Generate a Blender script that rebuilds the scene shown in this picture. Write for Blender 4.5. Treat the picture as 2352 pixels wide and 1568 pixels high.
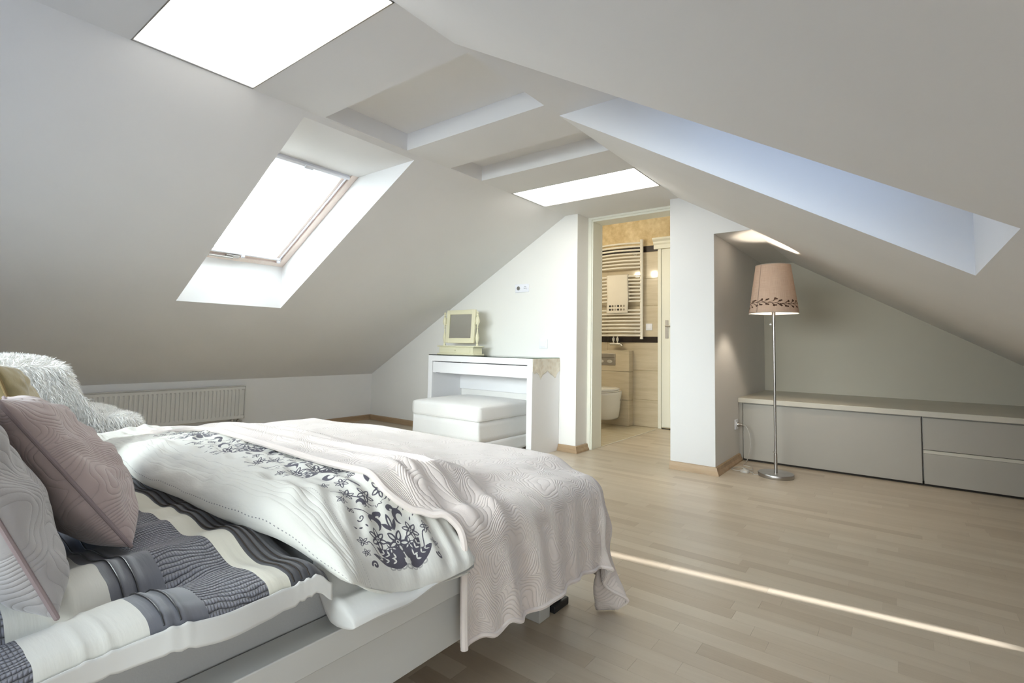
import bpy, bmesh, math, random
import numpy as np
from mathutils import Vector, Matrix
for o in list(bpy.data.objects): bpy.data.objects.remove(o)
S = bpy.context.scene; COL = S.collection
rng = random.Random(7); NR = np.random.RandomState(7)
PI = math.pi

# ------------------------------------------------------------------ camera, world, sun, exposure
H = 0.882
YAW, PITCH, ROLL, FPX, CX, CY = 0.6528, 0.0625, 0.0178, 1163.04, 1182.86, 719.69
def cam_axes():
    f = Vector((-math.sin(YAW), math.cos(YAW), 0)); r = Vector((math.cos(YAW), math.sin(YAW), 0)); u = Vector((0, 0, 1))
    f2 = f*math.cos(PITCH) + u*math.sin(PITCH); u2 = u*math.cos(PITCH) - f*math.sin(PITCH)
    return r*math.cos(ROLL) + u2*math.sin(ROLL), u2*math.cos(ROLL) - r*math.sin(ROLL), f2
R_, U_, F_ = cam_axes()
cam = bpy.data.cameras.new('camera'); cam.sensor_fit = 'HORIZONTAL'; cam.sensor_width = 36
cam.lens = FPX/2352*36; cam.shift_x = (1176-CX)/2352; cam.shift_y = (CY-784)/2352
cam.clip_start = 0.02
co = bpy.data.objects.new('camera', cam); COL.objects.link(co)
M = Matrix.Identity(4)
for i in range(3):
    M[i][0] = R_[i]; M[i][1] = U_[i]; M[i][2] = -F_[i]
M[2][3] = H
co.matrix_world = M; S.camera = co

w = bpy.data.worlds.new('sky'); S.world = w; w.use_nodes = True
bg = w.node_tree.nodes['Background']; bg.inputs[0].default_value = (0.45, 0.61, 1.0, 1); bg.inputs[1].default_value = 1.9
# spotlight in place of a low sun; an added roof slit shapes its streak
SUNV = Vector((0.9, -1.0, 0.587)); SUNP = Vector((-.35, 2.10, 0))+SUNV*8.0
sun = bpy.data.lights.new('sun', 'SPOT'); sun.energy = 20000.0; sun.shadow_soft_size = .035; sun.color = (.95, .97, 1.0)
sun.spot_size = math.radians(11.0); sun.spot_blend = .1
so = bpy.data.objects.new('sun', sun); COL.objects.link(so); 
_d = (Vector((.52, .48, .92))-SUNP).normalized(); _l = Vector((1.2, 1.51, -.72)); _l = (_l-_d*_l.dot(_d)).normalized(); _m = (-_d).cross(_l)
_M = Matrix.Identity(4)
for i in range(3): _M[i][0] = _l[i]; _M[i][1] = _m[i]*.10; _M[i][2] = -_d[i]; _M[i][3] = SUNP[i]
so.matrix_world = _M
# second sun added over the left roof to brighten the drawn skylight blind
s2 = bpy.data.lights.new('blind_fill_sun', 'SUN'); s2.energy = 150.0; s2.angle = math.radians(.6); s2.color = (.93, .96, 1.0)
s2o = bpy.data.objects.new('blind_fill_sun', s2); COL.objects.link(s2o); s2o.rotation_euler = (-Vector((-.88, .15, .43))).to_track_quat('-Z', 'Y').to_euler()
# fill light added outside the made-up gable window behind the camera
al = bpy.data.lights.new('gable_fill', 'AREA'); al.shape = 'RECTANGLE'; al.size = 2.7; al.size_y = .95; al.spread = math.radians(55); al.energy = 32; al.color = (.97, .98, 1.0)
alo = bpy.data.objects.new('gable_fill', al); COL.objects.link(alo); alo.location = (-1.73, -1.12, 1.32); alo.rotation_euler = (math.radians(-90), 0, 0)
ar = bpy.data.lights.new('roof_fill', 'AREA'); ar.shape = 'RECTANGLE'; ar.size = .72; ar.size_y = .80; ar.energy = 15; ar.color = (1.0, .985, .96)  # fill light added at the unseen roof window, for the bed drape
aro = bpy.data.objects.new('roof_fill', ar); COL.objects.link(aro); aro.location = (.80, -.39, .88); aro.rotation_euler = Vector((-.75, .55, -.45)).to_track_quat('-Z', 'Y').to_euler()
alo.rotation_euler = Vector((-.08, 1, -.20)).to_track_quat('-Z', 'Y').to_euler()
S.view_settings.view_transform = 'Standard'; S.view_settings.look = 'None'
S.view_settings.exposure = 0.17; S.view_settings.gamma = 1.0; S.view_settings.use_curve_mapping = False
S.cycles.use_denoising = True
S.cycles.max_bounces = 10; S.cycles.diffuse_bounces = 7; S.cycles.transparent_max_bounces = 12
S.cycles.sample_clamp_indirect = 6
PANEL = 5.0          # radiance of the ceiling light panels

# ------------------------------------------------------------------ materials
def srgb(r, g, b):
    f = lambda c: (c/255/12.92) if c/255 <= .04045 else ((c/255+.055)/1.055)**2.4
    return (f(r), f(g), f(b), 1)
MATS = {}
class NT:
    def __init__(s, name):
        s.m = bpy.data.materials.new(name); s.m.use_nodes = True; s.t = s.m.node_tree; s.n = s.t.nodes
        s.b = s.n['Principled BSDF']; s.out = s.n['Material Output']
    def node(s, typ, **kw):
        n = s.n.new(typ)
        for k, v in kw.items():
            if k.startswith('i_'):
                key = k[2:].replace('_', ' ')
                n.inputs[key if key in n.inputs else int(key)].default_value = v
            else: setattr(n, k, v)
        return n
    def link(s, a, b): s.t.links.new(a, b)
    def math(s, op, a, b=None, c=None):
        n = s.n.new('ShaderNodeMath'); n.operation = op
        for i, v in enumerate((a, b, c)):
            if v is None: continue
            if hasattr(v, 'default_value') or hasattr(v, 'is_linked'): s.link(v, n.inputs[i])
            else: n.inputs[i].default_value = v
        return n.outputs[0]
    def ramp(s, fac, stops, interp='LINEAR'):
        n = s.n.new('ShaderNodeValToRGB'); s.link(fac, n.inputs[0]); cr = n.color_ramp; cr.interpolation = interp
        while len(cr.elements) < len(stops): cr.elements.new(0.5)
        for e, (p, c) in zip(cr.elements, stops): e.position = p; e.color = c if len(c) == 4 else (*c, 1)
        return n.outputs[0]
    def mix(s, fac, a, b, mode='MIX'):
        n = s.n.new('ShaderNodeMix'); n.data_type = 'RGBA'; n.blend_type = mode
        for idx, v in ((0, fac), (6, a), (7, b)):
            if hasattr(v, 'is_linked'): s.link(v, n.inputs[idx])
            else: n.inputs[idx].default_value = v
        return n.outputs[2]
    def bump(s, h, strength=.3, dist=.01, prev=None):
        n = s.n.new('ShaderNodeBump'); n.inputs['Strength'].default_value = strength; n.inputs['Distance'].default_value = dist
        s.link(h, n.inputs['Height'])
        if prev is not None: s.link(prev, n.inputs['Normal'])
        return n.outputs[0]
    def coord(s, which='Object', scale=(1, 1, 1)):
        tc = s.n.new('ShaderNodeTexCoord'); mp = s.n.new('ShaderNodeMapping'); mp.inputs['Scale'].default_value = scale
        s.link(tc.outputs[which], mp.inputs[0]); return mp.outputs[0]
    def noise(s, vec, scale=5, detail=3, rough=.5):
        n = s.n.new('ShaderNodeTexNoise'); n.inputs['Scale'].default_value = scale; n.inputs['Detail'].default_value = detail
        n.inputs['Roughness'].default_value = rough; s.link(vec, n.inputs['Vector']); return n.outputs[0]
def plain(name, col, rough=.5, metal=0, var=.03, vscale=3, bump=0, bscale=200, spec=.5, sheen=0, coat=0):
    t = NT(name); v = t.coord('Object')
    f = t.noise(v, vscale, 3)
    c2 = tuple(min(1, c*(1-var*2)) for c in col[:3]) + (1,); c1 = tuple(min(1, c*(1+var)) for c in col[:3]) + (1,)
    t.link(t.ramp(f, [(.3, c2), (.7, c1)]), t.b.inputs['Base Color'])
    t.b.inputs['Roughness'].default_value = rough; t.b.inputs['Metallic'].default_value = metal
    t.b.inputs['Specular IOR Level'].default_value = spec
    if sheen: t.b.inputs['Sheen Weight'].default_value = sheen
    if coat: t.b.inputs['Coat Weight'].default_value = coat
    if bump:
        t.link(t.bump(t.noise(v, bscale, 2), bump, .002), t.b.inputs['Normal'])
    MATS[name] = t.m; return t.m

plaster = plain('plaster', (.80, .79, .78, 1), .85, var=.012, vscale=1.5, bump=.12, bscale=60, spec=.2)
plaster_cream = plain('plaster_cream', (.83, .82, .79, 1), .85, var=.012, vscale=1.5, bump=.12, bscale=60, spec=.2)
white_lacquer = plain('white_lacquer', (.86, .86, .87, 1), .38, var=.01)
bed_white = plain('bed_white', (.56, .56, .535, 1), .33, var=.01)
cab_mat = plain('cabinet_lacquer', (.37, .345, .30, 1), .42, var=.015)
worktop_mat = plain('worktop_laminate', (.56, .525, .445, 1), .35, var=.02)
frame_paint = plain('door_paint', (.77, .76, .66, 1), .4, var=.01)
dark_gap = plain('dark_gap', (.03, .022, .016, 1), .8)
steel = plain('brushed_steel', (.46, .44, .42, 1), .33, 1, var=.05, vscale=12)
chrome = plain('chrome', (.8, .8, .8, 1), .12, 1)
radiator_mat = plain('radiator_enamel', (.74, .73, .69, 1), .35, var=.01)
plastic = plain('white_plastic', (.83, .84, .90, 1), .3, var=.005)
black_mat = plain('black_plastic', (.02, .02, .022, 1), .4)
ottoman_mat = plain('ottoman_cotton', (.80, .79, .77, 1), .9, var=.02, bump=.35, bscale=300, spec=.1, sheen=.2)
cream_paint = plain('cream_paint', (.80, .76, .55, 1), .4, var=.03)
sheet_mat = plain('mattress_grey', (.42, .42, .41, 1), .9, var=.04, bump=.3, bscale=250, spec=.1)
porcelain = plain('porcelain', (.80, .80, .78, 1), .08, var=.01)
towelrail_mat = plain('towel_rail_enamel', (.82, .79, .72, 1), .25, var=.01)
brownwood = plain('chair_wood', (.16, .09, .05, 1), .5, var=.15, vscale=9)
fur_mat = plain('sheepskin_wool', (.94, .93, .90, 1), .95, var=.05, vscale=14, spec=.05, sheen=.3)
hide_mat = plain('sheepskin_hide', (.93, .92, .89, 1), .95, spec=.05)
slip_mat = plain('chair_slipcover', (.70, .66, .58, 1), .9, bump=.3, spec=.1)
olive_mat = plain('olive_velvet', (.27, .21, .09, 1), .8, var=.12, vscale=16, bump=.3, bscale=120, sheen=.5)
olive_pipe = plain('olive_piping', (.22, .15, .06, 1), .8)
seam_mat = plain('mauve_piping', (.27, .21, .21, 1), .8, bump=.2)
grout = plain('grout', (.42, .38, .29, 1), .8)
black_tile = plain('black_tile', (.025, .018, .016, 1), .12, var=.1)

def wood_mat(name, stops, rough, along='x', use_tone=False, scale=1.0, coat=0):
    t = NT(name)
    sc = {'x': (1.6, 26, 26), 'y': (26, 1.6, 26)}[along]
    v = t.coord('Object', tuple(s*scale for s in sc))
    n1 = t.noise(v, 1.0, 6, .6); n2 = t.noise(t.coord('Object', tuple(s*4 for s in sc)), 1.5, 4, .6)
    g = t.math('ADD', t.math('MULTIPLY', n1, .65), t.math('MULTIPLY', n2, .35))
    if use_tone:
        a = t.node('ShaderNodeAttribute', attribute_name='tone')
        g = t.math('ADD', t.math('MULTIPLY', t.math('SUBTRACT', g, .5), .55), a.outputs['Fac'])
    t.link(t.ramp(g, stops), t.b.inputs['Base Color'])
    t.b.inputs['Roughness'].default_value = rough; t.b.inputs['Coat Weight'].default_value = coat
    t.link(t.bump(n2, .05, .001), t.b.inputs['Normal'])
    return t.m
floor_mat = wood_mat('maple_laminate', [(.0, (.35, .275, .195)), (.3, (.45, .37, .275)), (.55, (.535, .455, .35)), (.8, (.60, .525, .415)), (1, (.66, .59, .48))], .33, 'x', True)
base_mat = wood_mat('oak_baseboard', [(.25, (.25, .16, .085)), (.5, (.37, .255, .15)), (.75, (.47, .345, .215))], .45, 'x')
base_mat_y = wood_mat('oak_baseboard_y', [(.25, (.25, .16, .085)), (.5, (.37, .255, .15)), (.75, (.47, .345, .215))], .45, 'y')
pine_mat = wood_mat('pine_window', [(.2, (.76, .62, .55)), (.8, (.88, .79, .73))], .4, 'x')

def emit_mat(name, col, strength, tube_axis=None):
    t = NT(name)
    t.b.inputs['Base Color'].default_value = (.8, .8, .8, 1); t.b.inputs['Roughness'].default_value = .3
    v = t.coord('Object', (1, 1, 1))
    sp = t.node('ShaderNodeSeparateXYZ'); t.link(v, sp.inputs[0])
    # tubes behind the frosted glass: brighter bands along x
    s1 = t.math('SINE', t.math('MULTIPLY', sp.outputs['Y'], 2*PI/.27))
    n = t.noise(v, 2.0, 2)
    f = t.math('ADD', t.math('MULTIPLY', s1, .16), t.math('ADD', t.math('MULTIPLY', n, .5), .74))
    t.link(t.math('MULTIPLY', f, strength), t.b.inputs['Emission Strength'])
    t.b.inputs['Emission Color'].default_value = col
    return t.m
panel_mat = emit_mat('light_panel_glass', (1.0, .99, .93, 1), PANEL)

def translucent(name, col, trans=.6, rough=.8):
    t = NT(name); d = t.node('ShaderNodeBsdfDiffuse'); tr = t.node('ShaderNodeBsdfTranslucent'); m = t.node('ShaderNodeMixShader')
    v = t.coord('Object'); n = t.noise(v, 220, 2)
    c = t.ramp(n, [(.2, tuple(x*.86 for x in col[:3])), (.8, col[:3])])
    t.link(c, d.inputs[0]); t.link(c, tr.inputs[0]); m.inputs[0].default_value = trans
    t.link(d.outputs[0], m.inputs[1]); t.link(tr.outputs[0], m.inputs[2]); t.link(m.outputs[0], t.out.inputs[0])
    return t.m
blind_mat = translucent('blind_fabric', (.93, .93, .92, 1), .66)
# clear pane: straight-through transparency with a little mirror reflection
t = NT('window_glass'); tp = t.node('ShaderNodeBsdfTransparent'); gl = t.node('ShaderNodeBsdfGlossy'); mx = t.node('ShaderNodeMixShader')
tp.inputs[0].default_value = (.93, .97, .96, 1); gl.inputs['Roughness'].default_value = .02; mx.inputs[0].default_value = .06
t.link(tp.outputs[0], mx.inputs[1]); t.link(gl.outputs[0], mx.inputs[2]); t.link(mx.outputs[0], t.out.inputs[0]); glass_mat = t.m
t = NT('table_glass'); tp = t.node('ShaderNodeBsdfTransparent'); gl = t.node('ShaderNodeBsdfGlossy'); mx = t.node('ShaderNodeMixShader'); lw = t.node('ShaderNodeLayerWeight')
tp.inputs[0].default_value = (.80, .93, .88, 1); gl.inputs['Roughness'].default_value = .02; lw.inputs[0].default_value = .35
t.link(lw.outputs['Fresnel'], mx.inputs[0]); t.link(tp.outputs[0], mx.inputs[1]); t.link(gl.outputs[0], mx.inputs[2]); t.link(mx.outputs[0], t.out.inputs[0]); tglass_mat = t.m
mirror_mat = plain('mirror_silver', (.86, .88, .86, 1), .02, 1, var=.003)

# gold stucco above the bathroom tiles
t = NT('gold_stucco'); v = t.coord('Object')
n = t.noise(v, 6, 6, .65); n2 = t.noise(v, 18, 3)
t.link(t.ramp(t.math('ADD', t.math('MULTIPLY', n, .7), t.math('MULTIPLY', n2, .3)), [(.3, (.42, .30, .15)), (.5, (.62, .50, .30)), (.7, (.80, .70, .50))]), t.b.inputs['Base Color'])
t.b.inputs['Roughness'].default_value = .45; t.b.inputs['Metallic'].default_value = .15; stucco_mat = t.m
def tile_mat(name, a, b, rough, sc):
    t = NT(name); v = t.coord('Object', sc); n = t.noise(v, 3, 5, .6)
    t.link(t.ramp(n, [(.3, a), (.7, b)]), t.b.inputs['Base Color']); t.b.inputs['Roughness'].default_value = rough
    return t.m
wall_tile_mat = tile_mat('travertine_wall_tile', (.50, .43, .31), (.60, .53, .40), .09, (1, 1, 9))
floor_tile_mat = tile_mat('travertine_floor_tile', (.54, .47, .34), (.64, .57, .44), .25, (1, 8, 1))

# ------------------------------------------------------------------ pictures drawn by the script (prints on cloth)
def canvas(h, w): 
    yy, xx = np.mgrid[0:h, 0:w]; return xx.astype(float), yy.astype(float), np.zeros((h, w))
def dline(xx, yy, a, b):
    ax, ay = a; bx, by = b; dx, dy = bx-ax, by-ay; L = dx*dx+dy*dy+1e-9
    tt = np.clip(((xx-ax)*dx+(yy-ay)*dy)/L, 0, 1)
    return np.hypot(xx-ax-tt*dx, yy-ay-tt*dy)
def stroke(img, xx, yy, pts, wd, val=1):
    for a, b in zip(pts[:-1], pts[1:]):
        x0, x1 = sorted((a[0], b[0])); y0, y1 = sorted((a[1], b[1])); p = wd+2
        sl = (slice(int(max(0, y0-p)), int(max(0, y1+p+1))), slice(int(max(0, x0-p)), int(max(0, x1+p+1))))
        if img[sl].size: img[sl][dline(xx[sl], yy[sl], a, b) < wd] = val
def disc(img, xx, yy, c, rx, ry=None, val=1, ang=0):
    ry = ry or rx; p = max(rx, ry)+2
    sl = (slice(int(max(0, c[1]-p)), int(max(0, c[1]+p+1))), slice(int(max(0, c[0]-p)), int(max(0, c[0]+p+1))))
    if not img[sl].size: return
    X, Y = xx[sl]-c[0], yy[sl]-c[1]; ca, sa = math.cos(ang), math.sin(ang)
    img[sl][((X*ca+Y*sa)/rx)**2+((-X*sa+Y*ca)/ry)**2 < 1] = val
def flower(img, xx, yy, c, r, inner=True, a0=0.0):
    for k in range(5):
        a = a0+k*2*PI/5
        p = (c[0]+math.cos(a)*r*.58, c[1]+math.sin(a)*r*.58)
        disc(img, xx, yy, p, r*.44, r*.30, 1, a)
        if inner: disc(img, xx, yy, p, r*.24, r*.12, 0, a)
    disc(img, xx, yy, c, r*.2, val=0); disc(img, xx, yy, c, r*.1, val=1)
def spiral(img, xx, yy, c, r, turns, a0, wd, sgn=1):
    pts = []
    for i in range(40):
        f = i/39; a = a0+sgn*turns*2*PI*f; rr = r*(1-.82*f)
        pts.append((c[0]+rr*math.cos(a), c[1]+rr*math.sin(a)))
    stroke(img, xx, yy, pts, wd)
def leaf(img, xx, yy, c, L, wd, ang, val=1):
    """pointed leaf starting at c, running along ang (radians, image axes)"""
    n = 26
    for i in range(n):
        f = i/(n-1); w_ = wd*math.sin(PI*f)**.8*(1-.25*f); disc(img, xx, yy, (c[0]+math.cos(ang)*L*f, c[1]+math.sin(ang)*L*f), max(w_, .8), val=val)
def petal_flower(img, xx, yy, c, r, n=5, a0=-PI/2):
    for k in range(n):
        a = a0+k*2*PI/n; leaf(img, xx, yy, c, r, r*.30, a)
    for k in range(n):
        a = a0+k*2*PI/n; leaf(img, xx, yy, (c[0]+math.cos(a)*r*.3, c[1]+math.sin(a)*r*.3), r*.55, r*.12, a, 0)
    disc(img, xx, yy, c, r*.18, val=0); disc(img, xx, yy, c, r*.10)
def comma(img, xx, yy, c, r, s, a0):
    for i in range(44):
        f = i/43; a = a0+s*f*4.6; rr = r*(1-.62*f); disc(img, xx, yy, (c[0]+rr*math.cos(a), c[1]+rr*math.sin(a)), 2+9*math.sin(PI*min(1, f*1.05))**1.0)
def motif(W=420, Hh=340):
    xx, yy, im = canvas(Hh, W); cx = W/2
    for s in (-1, 1):
        an = lambda d: (-PI/2+s*math.radians(d))
        # sweeping acanthus leaves at the foot, with cut-out veins
        leaf(im, xx, yy, (cx+s*10, 318), 150, 27, an(68)); leaf(im, xx, yy, (cx+s*14, 306), 132, 25, an(46)); leaf(im, xx, yy, (cx+s*8, 296), 104, 22, an(24))
        for L0, d in ((40, 68), (72, 68), (100, 68), (44, 46), (74, 46), (98, 46)):
            px, py = cx+s*12+math.cos(an(d))*L0, 310+math.sin(an(d))*L0; leaf(im, xx, yy, (px, py), 22, 4, an(d-38), 0); leaf(im, xx, yy, (px, py), 20, 3.5, an(d+38), 0)
        petal_flower(im, xx, yy, (cx+s*86, 186), 40, 6, an(0)); petal_flower(im, xx, yy, (cx+s*46, 232), 26, 5, an(20))
        comma(im, xx, yy, (cx+s*70, 118), 34, s, an(200)); comma(im, xx, yy, (cx+s*34, 92), 20, -s, an(120))
        stroke(im, xx, yy, [(cx+s*(96+62*f), 262-66*f+12*math.sin(f*7)) for f in np.linspace(0, 1, 14)], 2.6)
        petal_flower(im, xx, yy, (cx+s*166, 192), 27); petal_flower(im, xx, yy, (cx+s*176, 250), 22)
        stroke(im, xx, yy, [(cx+s*(60+86*f), 84-42*f+12*math.sin(f*6)) for f in np.linspace(0, 1, 14)], 2.4)
        petal_flower(im, xx, yy, (cx+s*150, 40), 24); petal_flower(im, xx, yy, (cx+s*66, 34), 22)
        spiral(im, xx, yy, (cx+s*122, 96), 15, 1, 0, 2.5, s); spiral(im, xx, yy, (cx+s*160, 306), 15, 1, 0, 4, -s)
        for k in range(3): leaf(im, xx, yy, (cx+s*(112+22*k), 146-10*k), 16, 4, an(30+25*k))
    petal_flower(im, xx, yy, (cx, 30), 26, 5); petal_flower(im, xx, yy, (cx, 214), 52, 5, PI/2)
    leaf(im, xx, yy, (cx, 168), 62, 13, -PI/2); leaf(im, xx, yy, (cx, 158), 36, 5, -PI/2, 0)
    for s in (-1, 1): leaf(im, xx, yy, (cx+s*6, 170), 50, 9, -PI/2+s*.6)
    g = np.zeros_like(im)
    for k in range(-3, 4): disc(g, xx, yy, (cx+k*26, 325-abs(k)*3), 14, 10, .5); disc(g, xx, yy, (cx+k*26, 325-abs(k)*3), 8, 5, 0)
    return np.maximum(im, g)
def half_motif(W=420, Hh=340):
    """the looser sprig between two crowns"""
    xx, yy, im = canvas(Hh, W); cx = W/2
    for s in (-1, 1):
        for k, (dx, y0, r) in enumerate(((40, 250, 40), (110, 215, 34), (165, 262, 26), (78, 150, 30), (140, 120, 24), (30, 90, 26))): petal_flower(im, xx, yy, (cx+s*dx, y0), r, 5+k % 2, k*.7)
        comma(im, xx, yy, (cx+s*92, 285), 30, s, 1.0); comma(im, xx, yy, (cx+s*60, 60), 26, -s, 2.0); leaf(im, xx, yy, (cx+s*20, 200), 60, 13, -PI/2+s*.5)
        stroke(im, xx, yy, [(cx+s*(20+150*f), 300-120*f+16*math.sin(f*8)) for f in np.linspace(0, 1, 16)], 2.6)
    return im
mt = motif(); mt2 = half_motif()
def strip_image():
    out = np.zeros((460, 8*300))
    for k in range(8):
        m = np.rot90(mt if k % 2 == 0 else mt2, -1); x0 = k*300
        out[20:440, x0:x0+300] = np.maximum(out[20:440, x0:x0+300], m[:, 40:340] if k else m[:, 0:300])
    return out
def make_image(name, arr, data=False):
    h, w_ = arr.shape[:2]; im = bpy.data.images.new(name, w_, h, alpha=False, float_buffer=False)
    im.colorspace_settings.name = 'Non-Color' if data else 'sRGB'
    px = np.ones((h, w_, 4), np.float32); a = arr if arr.ndim == 3 else arr[..., None].repeat(3, 2)
    px[..., :3] = a; im.pixels.foreach_set(px[::-1].ravel()); im.update(); im.pack(); return im
# floral strip: along the image x = from the free right hem towards the far side; y = across the print
floral_img = make_image('floral_print', strip_image(), True)

def berries_image():
    W, Hh = 1600, 200; xx, yy, im = canvas(Hh, W); r = random.Random(3)
    x = 0
    stroke(im, xx, yy, [(i*20, 105+16*math.sin(i*.33)) for i in range(81)], 2.6)
    while x < W:
        y0 = 105+16*math.sin(x/20*.33)
        for s in (-1, 1):
            L = r.uniform(45, 75); a = r.uniform(.45, .8); tip = (x+L*math.cos(a), y0+s*L*math.sin(a))
            stroke(im, xx, yy, [(x, y0), (x+L*.5, y0+s*L*.3*math.sin(a)), tip], 2.6); disc(im, xx, yy, tip, 9, 12)
            t2 = (x+L*.5+24, y0+s*(L*.3+22)); stroke(im, xx, yy, [(x+L*.5, y0+s*L*.25), t2], 2.4); disc(im, xx, yy, t2, 8, 10)
        x += r.uniform(38, 52)
    return im
berry_img = make_image('berry_print', berries_image(), True)

# ------------------------------------------------------------------ cloth materials (UV in metres)
def uvsep(t, name='UVMap'):
    u = t.node('ShaderNodeUVMap', uv_map=name); s = t.node('ShaderNodeSeparateXYZ'); t.link(u.outputs[0], s.inputs[0])
    return u.outputs[0], s.outputs['X'], s.outputs['Y']
def quilt_height(t, vec, sc=5.0, rings=60):
    vo = t.node('ShaderNodeTexVoronoi'); vo.inputs['Scale'].default_value = sc; vo.inputs['Randomness'].default_value = 1
    wv = t.node('ShaderNodeTexNoise'); wv.inputs['Scale'].default_value = 4.5; t.link(vec, wv.inputs['Vector'])
    ad = t.node('ShaderNodeVectorMath', operation='MULTIPLY_ADD'); t.link(wv.outputs['Color'], ad.inputs[0]); ad.inputs[1].default_value = (.24, .24, 0)
    t.link(vec, ad.inputs[2]); t.link(ad.outputs[0], vo.inputs['Vector'])
    s = t.math('SINE', t.math('MULTIPLY', vo.outputs['Distance'], rings))
    return t.math('POWER', t.math('ABSOLUTE', s), .35), vo.outputs['Distance']
def quilted(name, col, sc, rings, strength=.6, dist=.006, var=.05):
    t = NT(name); v, U, V = uvsep(t)
    h, d = quilt_height(t, v, sc, rings)
    weave = t.noise(t.coord('UV', (1, 1, 1)), 400, 1)
    dark = tuple(c*.93 for c in col)
    c = t.mix(h, (*dark, 1), (*col, 1))
    t.link(c, t.b.inputs['Base Color']); t.b.inputs['Roughness'].default_value = .75; t.b.inputs['Specular IOR Level'].default_value = .25
    t.b.inputs['Sheen Weight'].default_value = .35
    b1 = t.bump(h, strength, dist); b2 = t.bump(weave, .25, .001, b1); t.link(b2, t.b.inputs['Normal'])
    return t.m
spread_mat = quilted('quilted_bedspread', (.68, .61, .565), 7.0, 75, .55, .004)
mauve_mat = quilted('mauve_quilt', (.41, .325, .305), 8.0, 65, .5, .004)
grey_quilt = quilted('silver_grey_quilt', (.37, .35, .345), 7.5, 45, .45, .004)

# striped duvet: bands run across the bed, boundaries given in V (metres along the bed)
def striped():
    t = NT('striped_duvet'); uv, U, V = uvsep(t)
    n = t.noise(uv, 6, 2); Vd = t.math('ADD', V, t.math('MULTIPLY', t.math('SUBTRACT', n, .5), .012))
    lo, hi = -.5, 1.5
    def p(x): return (x-lo)/(hi-lo)
    f = t.math('DIVIDE', t.math('SUBTRACT', Vd, lo), hi-lo)
    W = (.62, .61, .555); G = (.125, .128, .145); D = (.065, .065, .072); SL = (.17, .17, .195)
    col = t.ramp(f, [(0, SL), (p(.155), W), (p(.272), G), (p(.338), SL), (p(.436), (.64, .62, .525)), (p(.472), D), (p(.9), W)], 'CONSTANT')
    # crinkled pleats in the slate bands
    slate = t.ramp(f, [(0, (1, 1, 1)), (p(.155), (0, 0, 0)), (p(.338), (1, 1, 1)), (p(.436), (0, 0, 0))], 'CONSTANT')
    wn = t.noise(uv, 9, 3)
    uu = t.math('ADD', U, t.math('MULTIPLY', wn, .05))
    s1 = t.math('ABSOLUTE', t.math('SINE', t.math('MULTIPLY', uu, PI/.0105)))
    s1 = t.math('POWER', s1, .5)
    s2 = t.math('POWER', t.math('ABSOLUTE', t.math('SINE', t.math('MULTIPLY', V, PI/.0045))), .4)
    pl = t.math('MULTIPLY', s1, t.math('ADD', t.math('MULTIPLY', s2, .3), .7))
    shade = t.mix(t.math('SUBTRACT', 1.0, pl), (1.25, 1.25, 1.25, 1), (.10, .09, .10, 1))
    dk = t.mix(1.0, col, shade, 'MULTIPLY')
    c2 = t.mix(slate, col, dk)
    # sheen fold lines: two pleats in the grey band, tucks in the dark band
    t.link(c2, t.b.inputs['Base Color'])
    t.b.inputs['Roughness'].default_value = .6; t.b.inputs['Specular IOR Level'].default_value = .3; t.b.inputs['Sheen Weight'].default_value = .25
    hb = t.math('MULTIPLY', pl, slate)
    crk = t.noise(t.coord('UV', (5, 40, 1)), 2, 4)
    b1 = t.bump(hb, 1.0, .007); b2 = t.bump(crk, .3, .004, b1); t.link(b2, t.b.inputs['Normal'])
    return t.m
striped_mat = striped()

def floral():
    t = NT('floral_duvet'); uv, U, V = uvsep(t)       # U: metres from the free right hem, V: metres across the fold
    im = t.node('ShaderNodeTexImage', image=floral_img, extension='CLIP', interpolation='Cubic')
    cb = t.node('ShaderNodeCombineXYZ')
    t.link(t.math('DIVIDE', t.math('SUBTRACT', U, .030), 1.40), cb.inputs[0]); t.link(t.math('DIVIDE', t.math('SUBTRACT', V, .166), .225), cb.inputs[1])
    t.link(cb.outputs[0], im.inputs[0])
    cream = t.ramp(t.noise(uv, 5, 2), [(.3, (.64, .63, .575)), (.7, (.68, .675, .63))])
    fl = t.mix(im.outputs[0], cream, (.075, .07, .09, 1))
    # running stitches along the fold
    def dots(v0, wd=.0022, step=.012):
        a = t.math('LESS_THAN', t.math('ABSOLUTE', t.math('SUBTRACT', V, v0)), wd*.5)
        b = t.math('LESS_THAN', t.math('FRACT', t.math('DIVIDE', U, step)), .4); return t.math('MULTIPLY', a, b)
    d = t.math('MAXIMUM', dots(.052), dots(.160, .0012, .006))
    c = t.mix(t.math('MULTIPLY', d, .75), fl, (.12, .12, .14, 1))
    t.link(c, t.b.inputs['Base Color']); t.b.inputs['Roughness'].default_value = .85; t.b.inputs['Specular IOR Level'].default_value = .15
    t.b.inputs['Sheen Weight'].default_value = .2
    # pintucks between V=.07 and .13
    inb = t.math('MULTIPLY', t.math('GREATER_THAN', V, .088), t.math('LESS_THAN', V, .152))
    tk = t.math('MULTIPLY', inb, t.math('POWER', t.math('ABSOLUTE', t.math('SINE', t.math('MULTIPLY', V, PI/.0115))), .3))
    crk = t.noise(t.coord('UV', (10, 30, 1)), 1.2, 4)
    b1 = t.bump(tk, .45, .003); b2 = t.bump(crk, .45, .006, b1); t.link(b2, t.b.inputs['Normal'])
    return t.m
floral_mat = floral()
cotton_white = plain('white_cotton', (.65, .65, .625, 1), .9, var=.02, bump=.4, bscale=45, spec=.1, sheen=.2)

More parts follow.
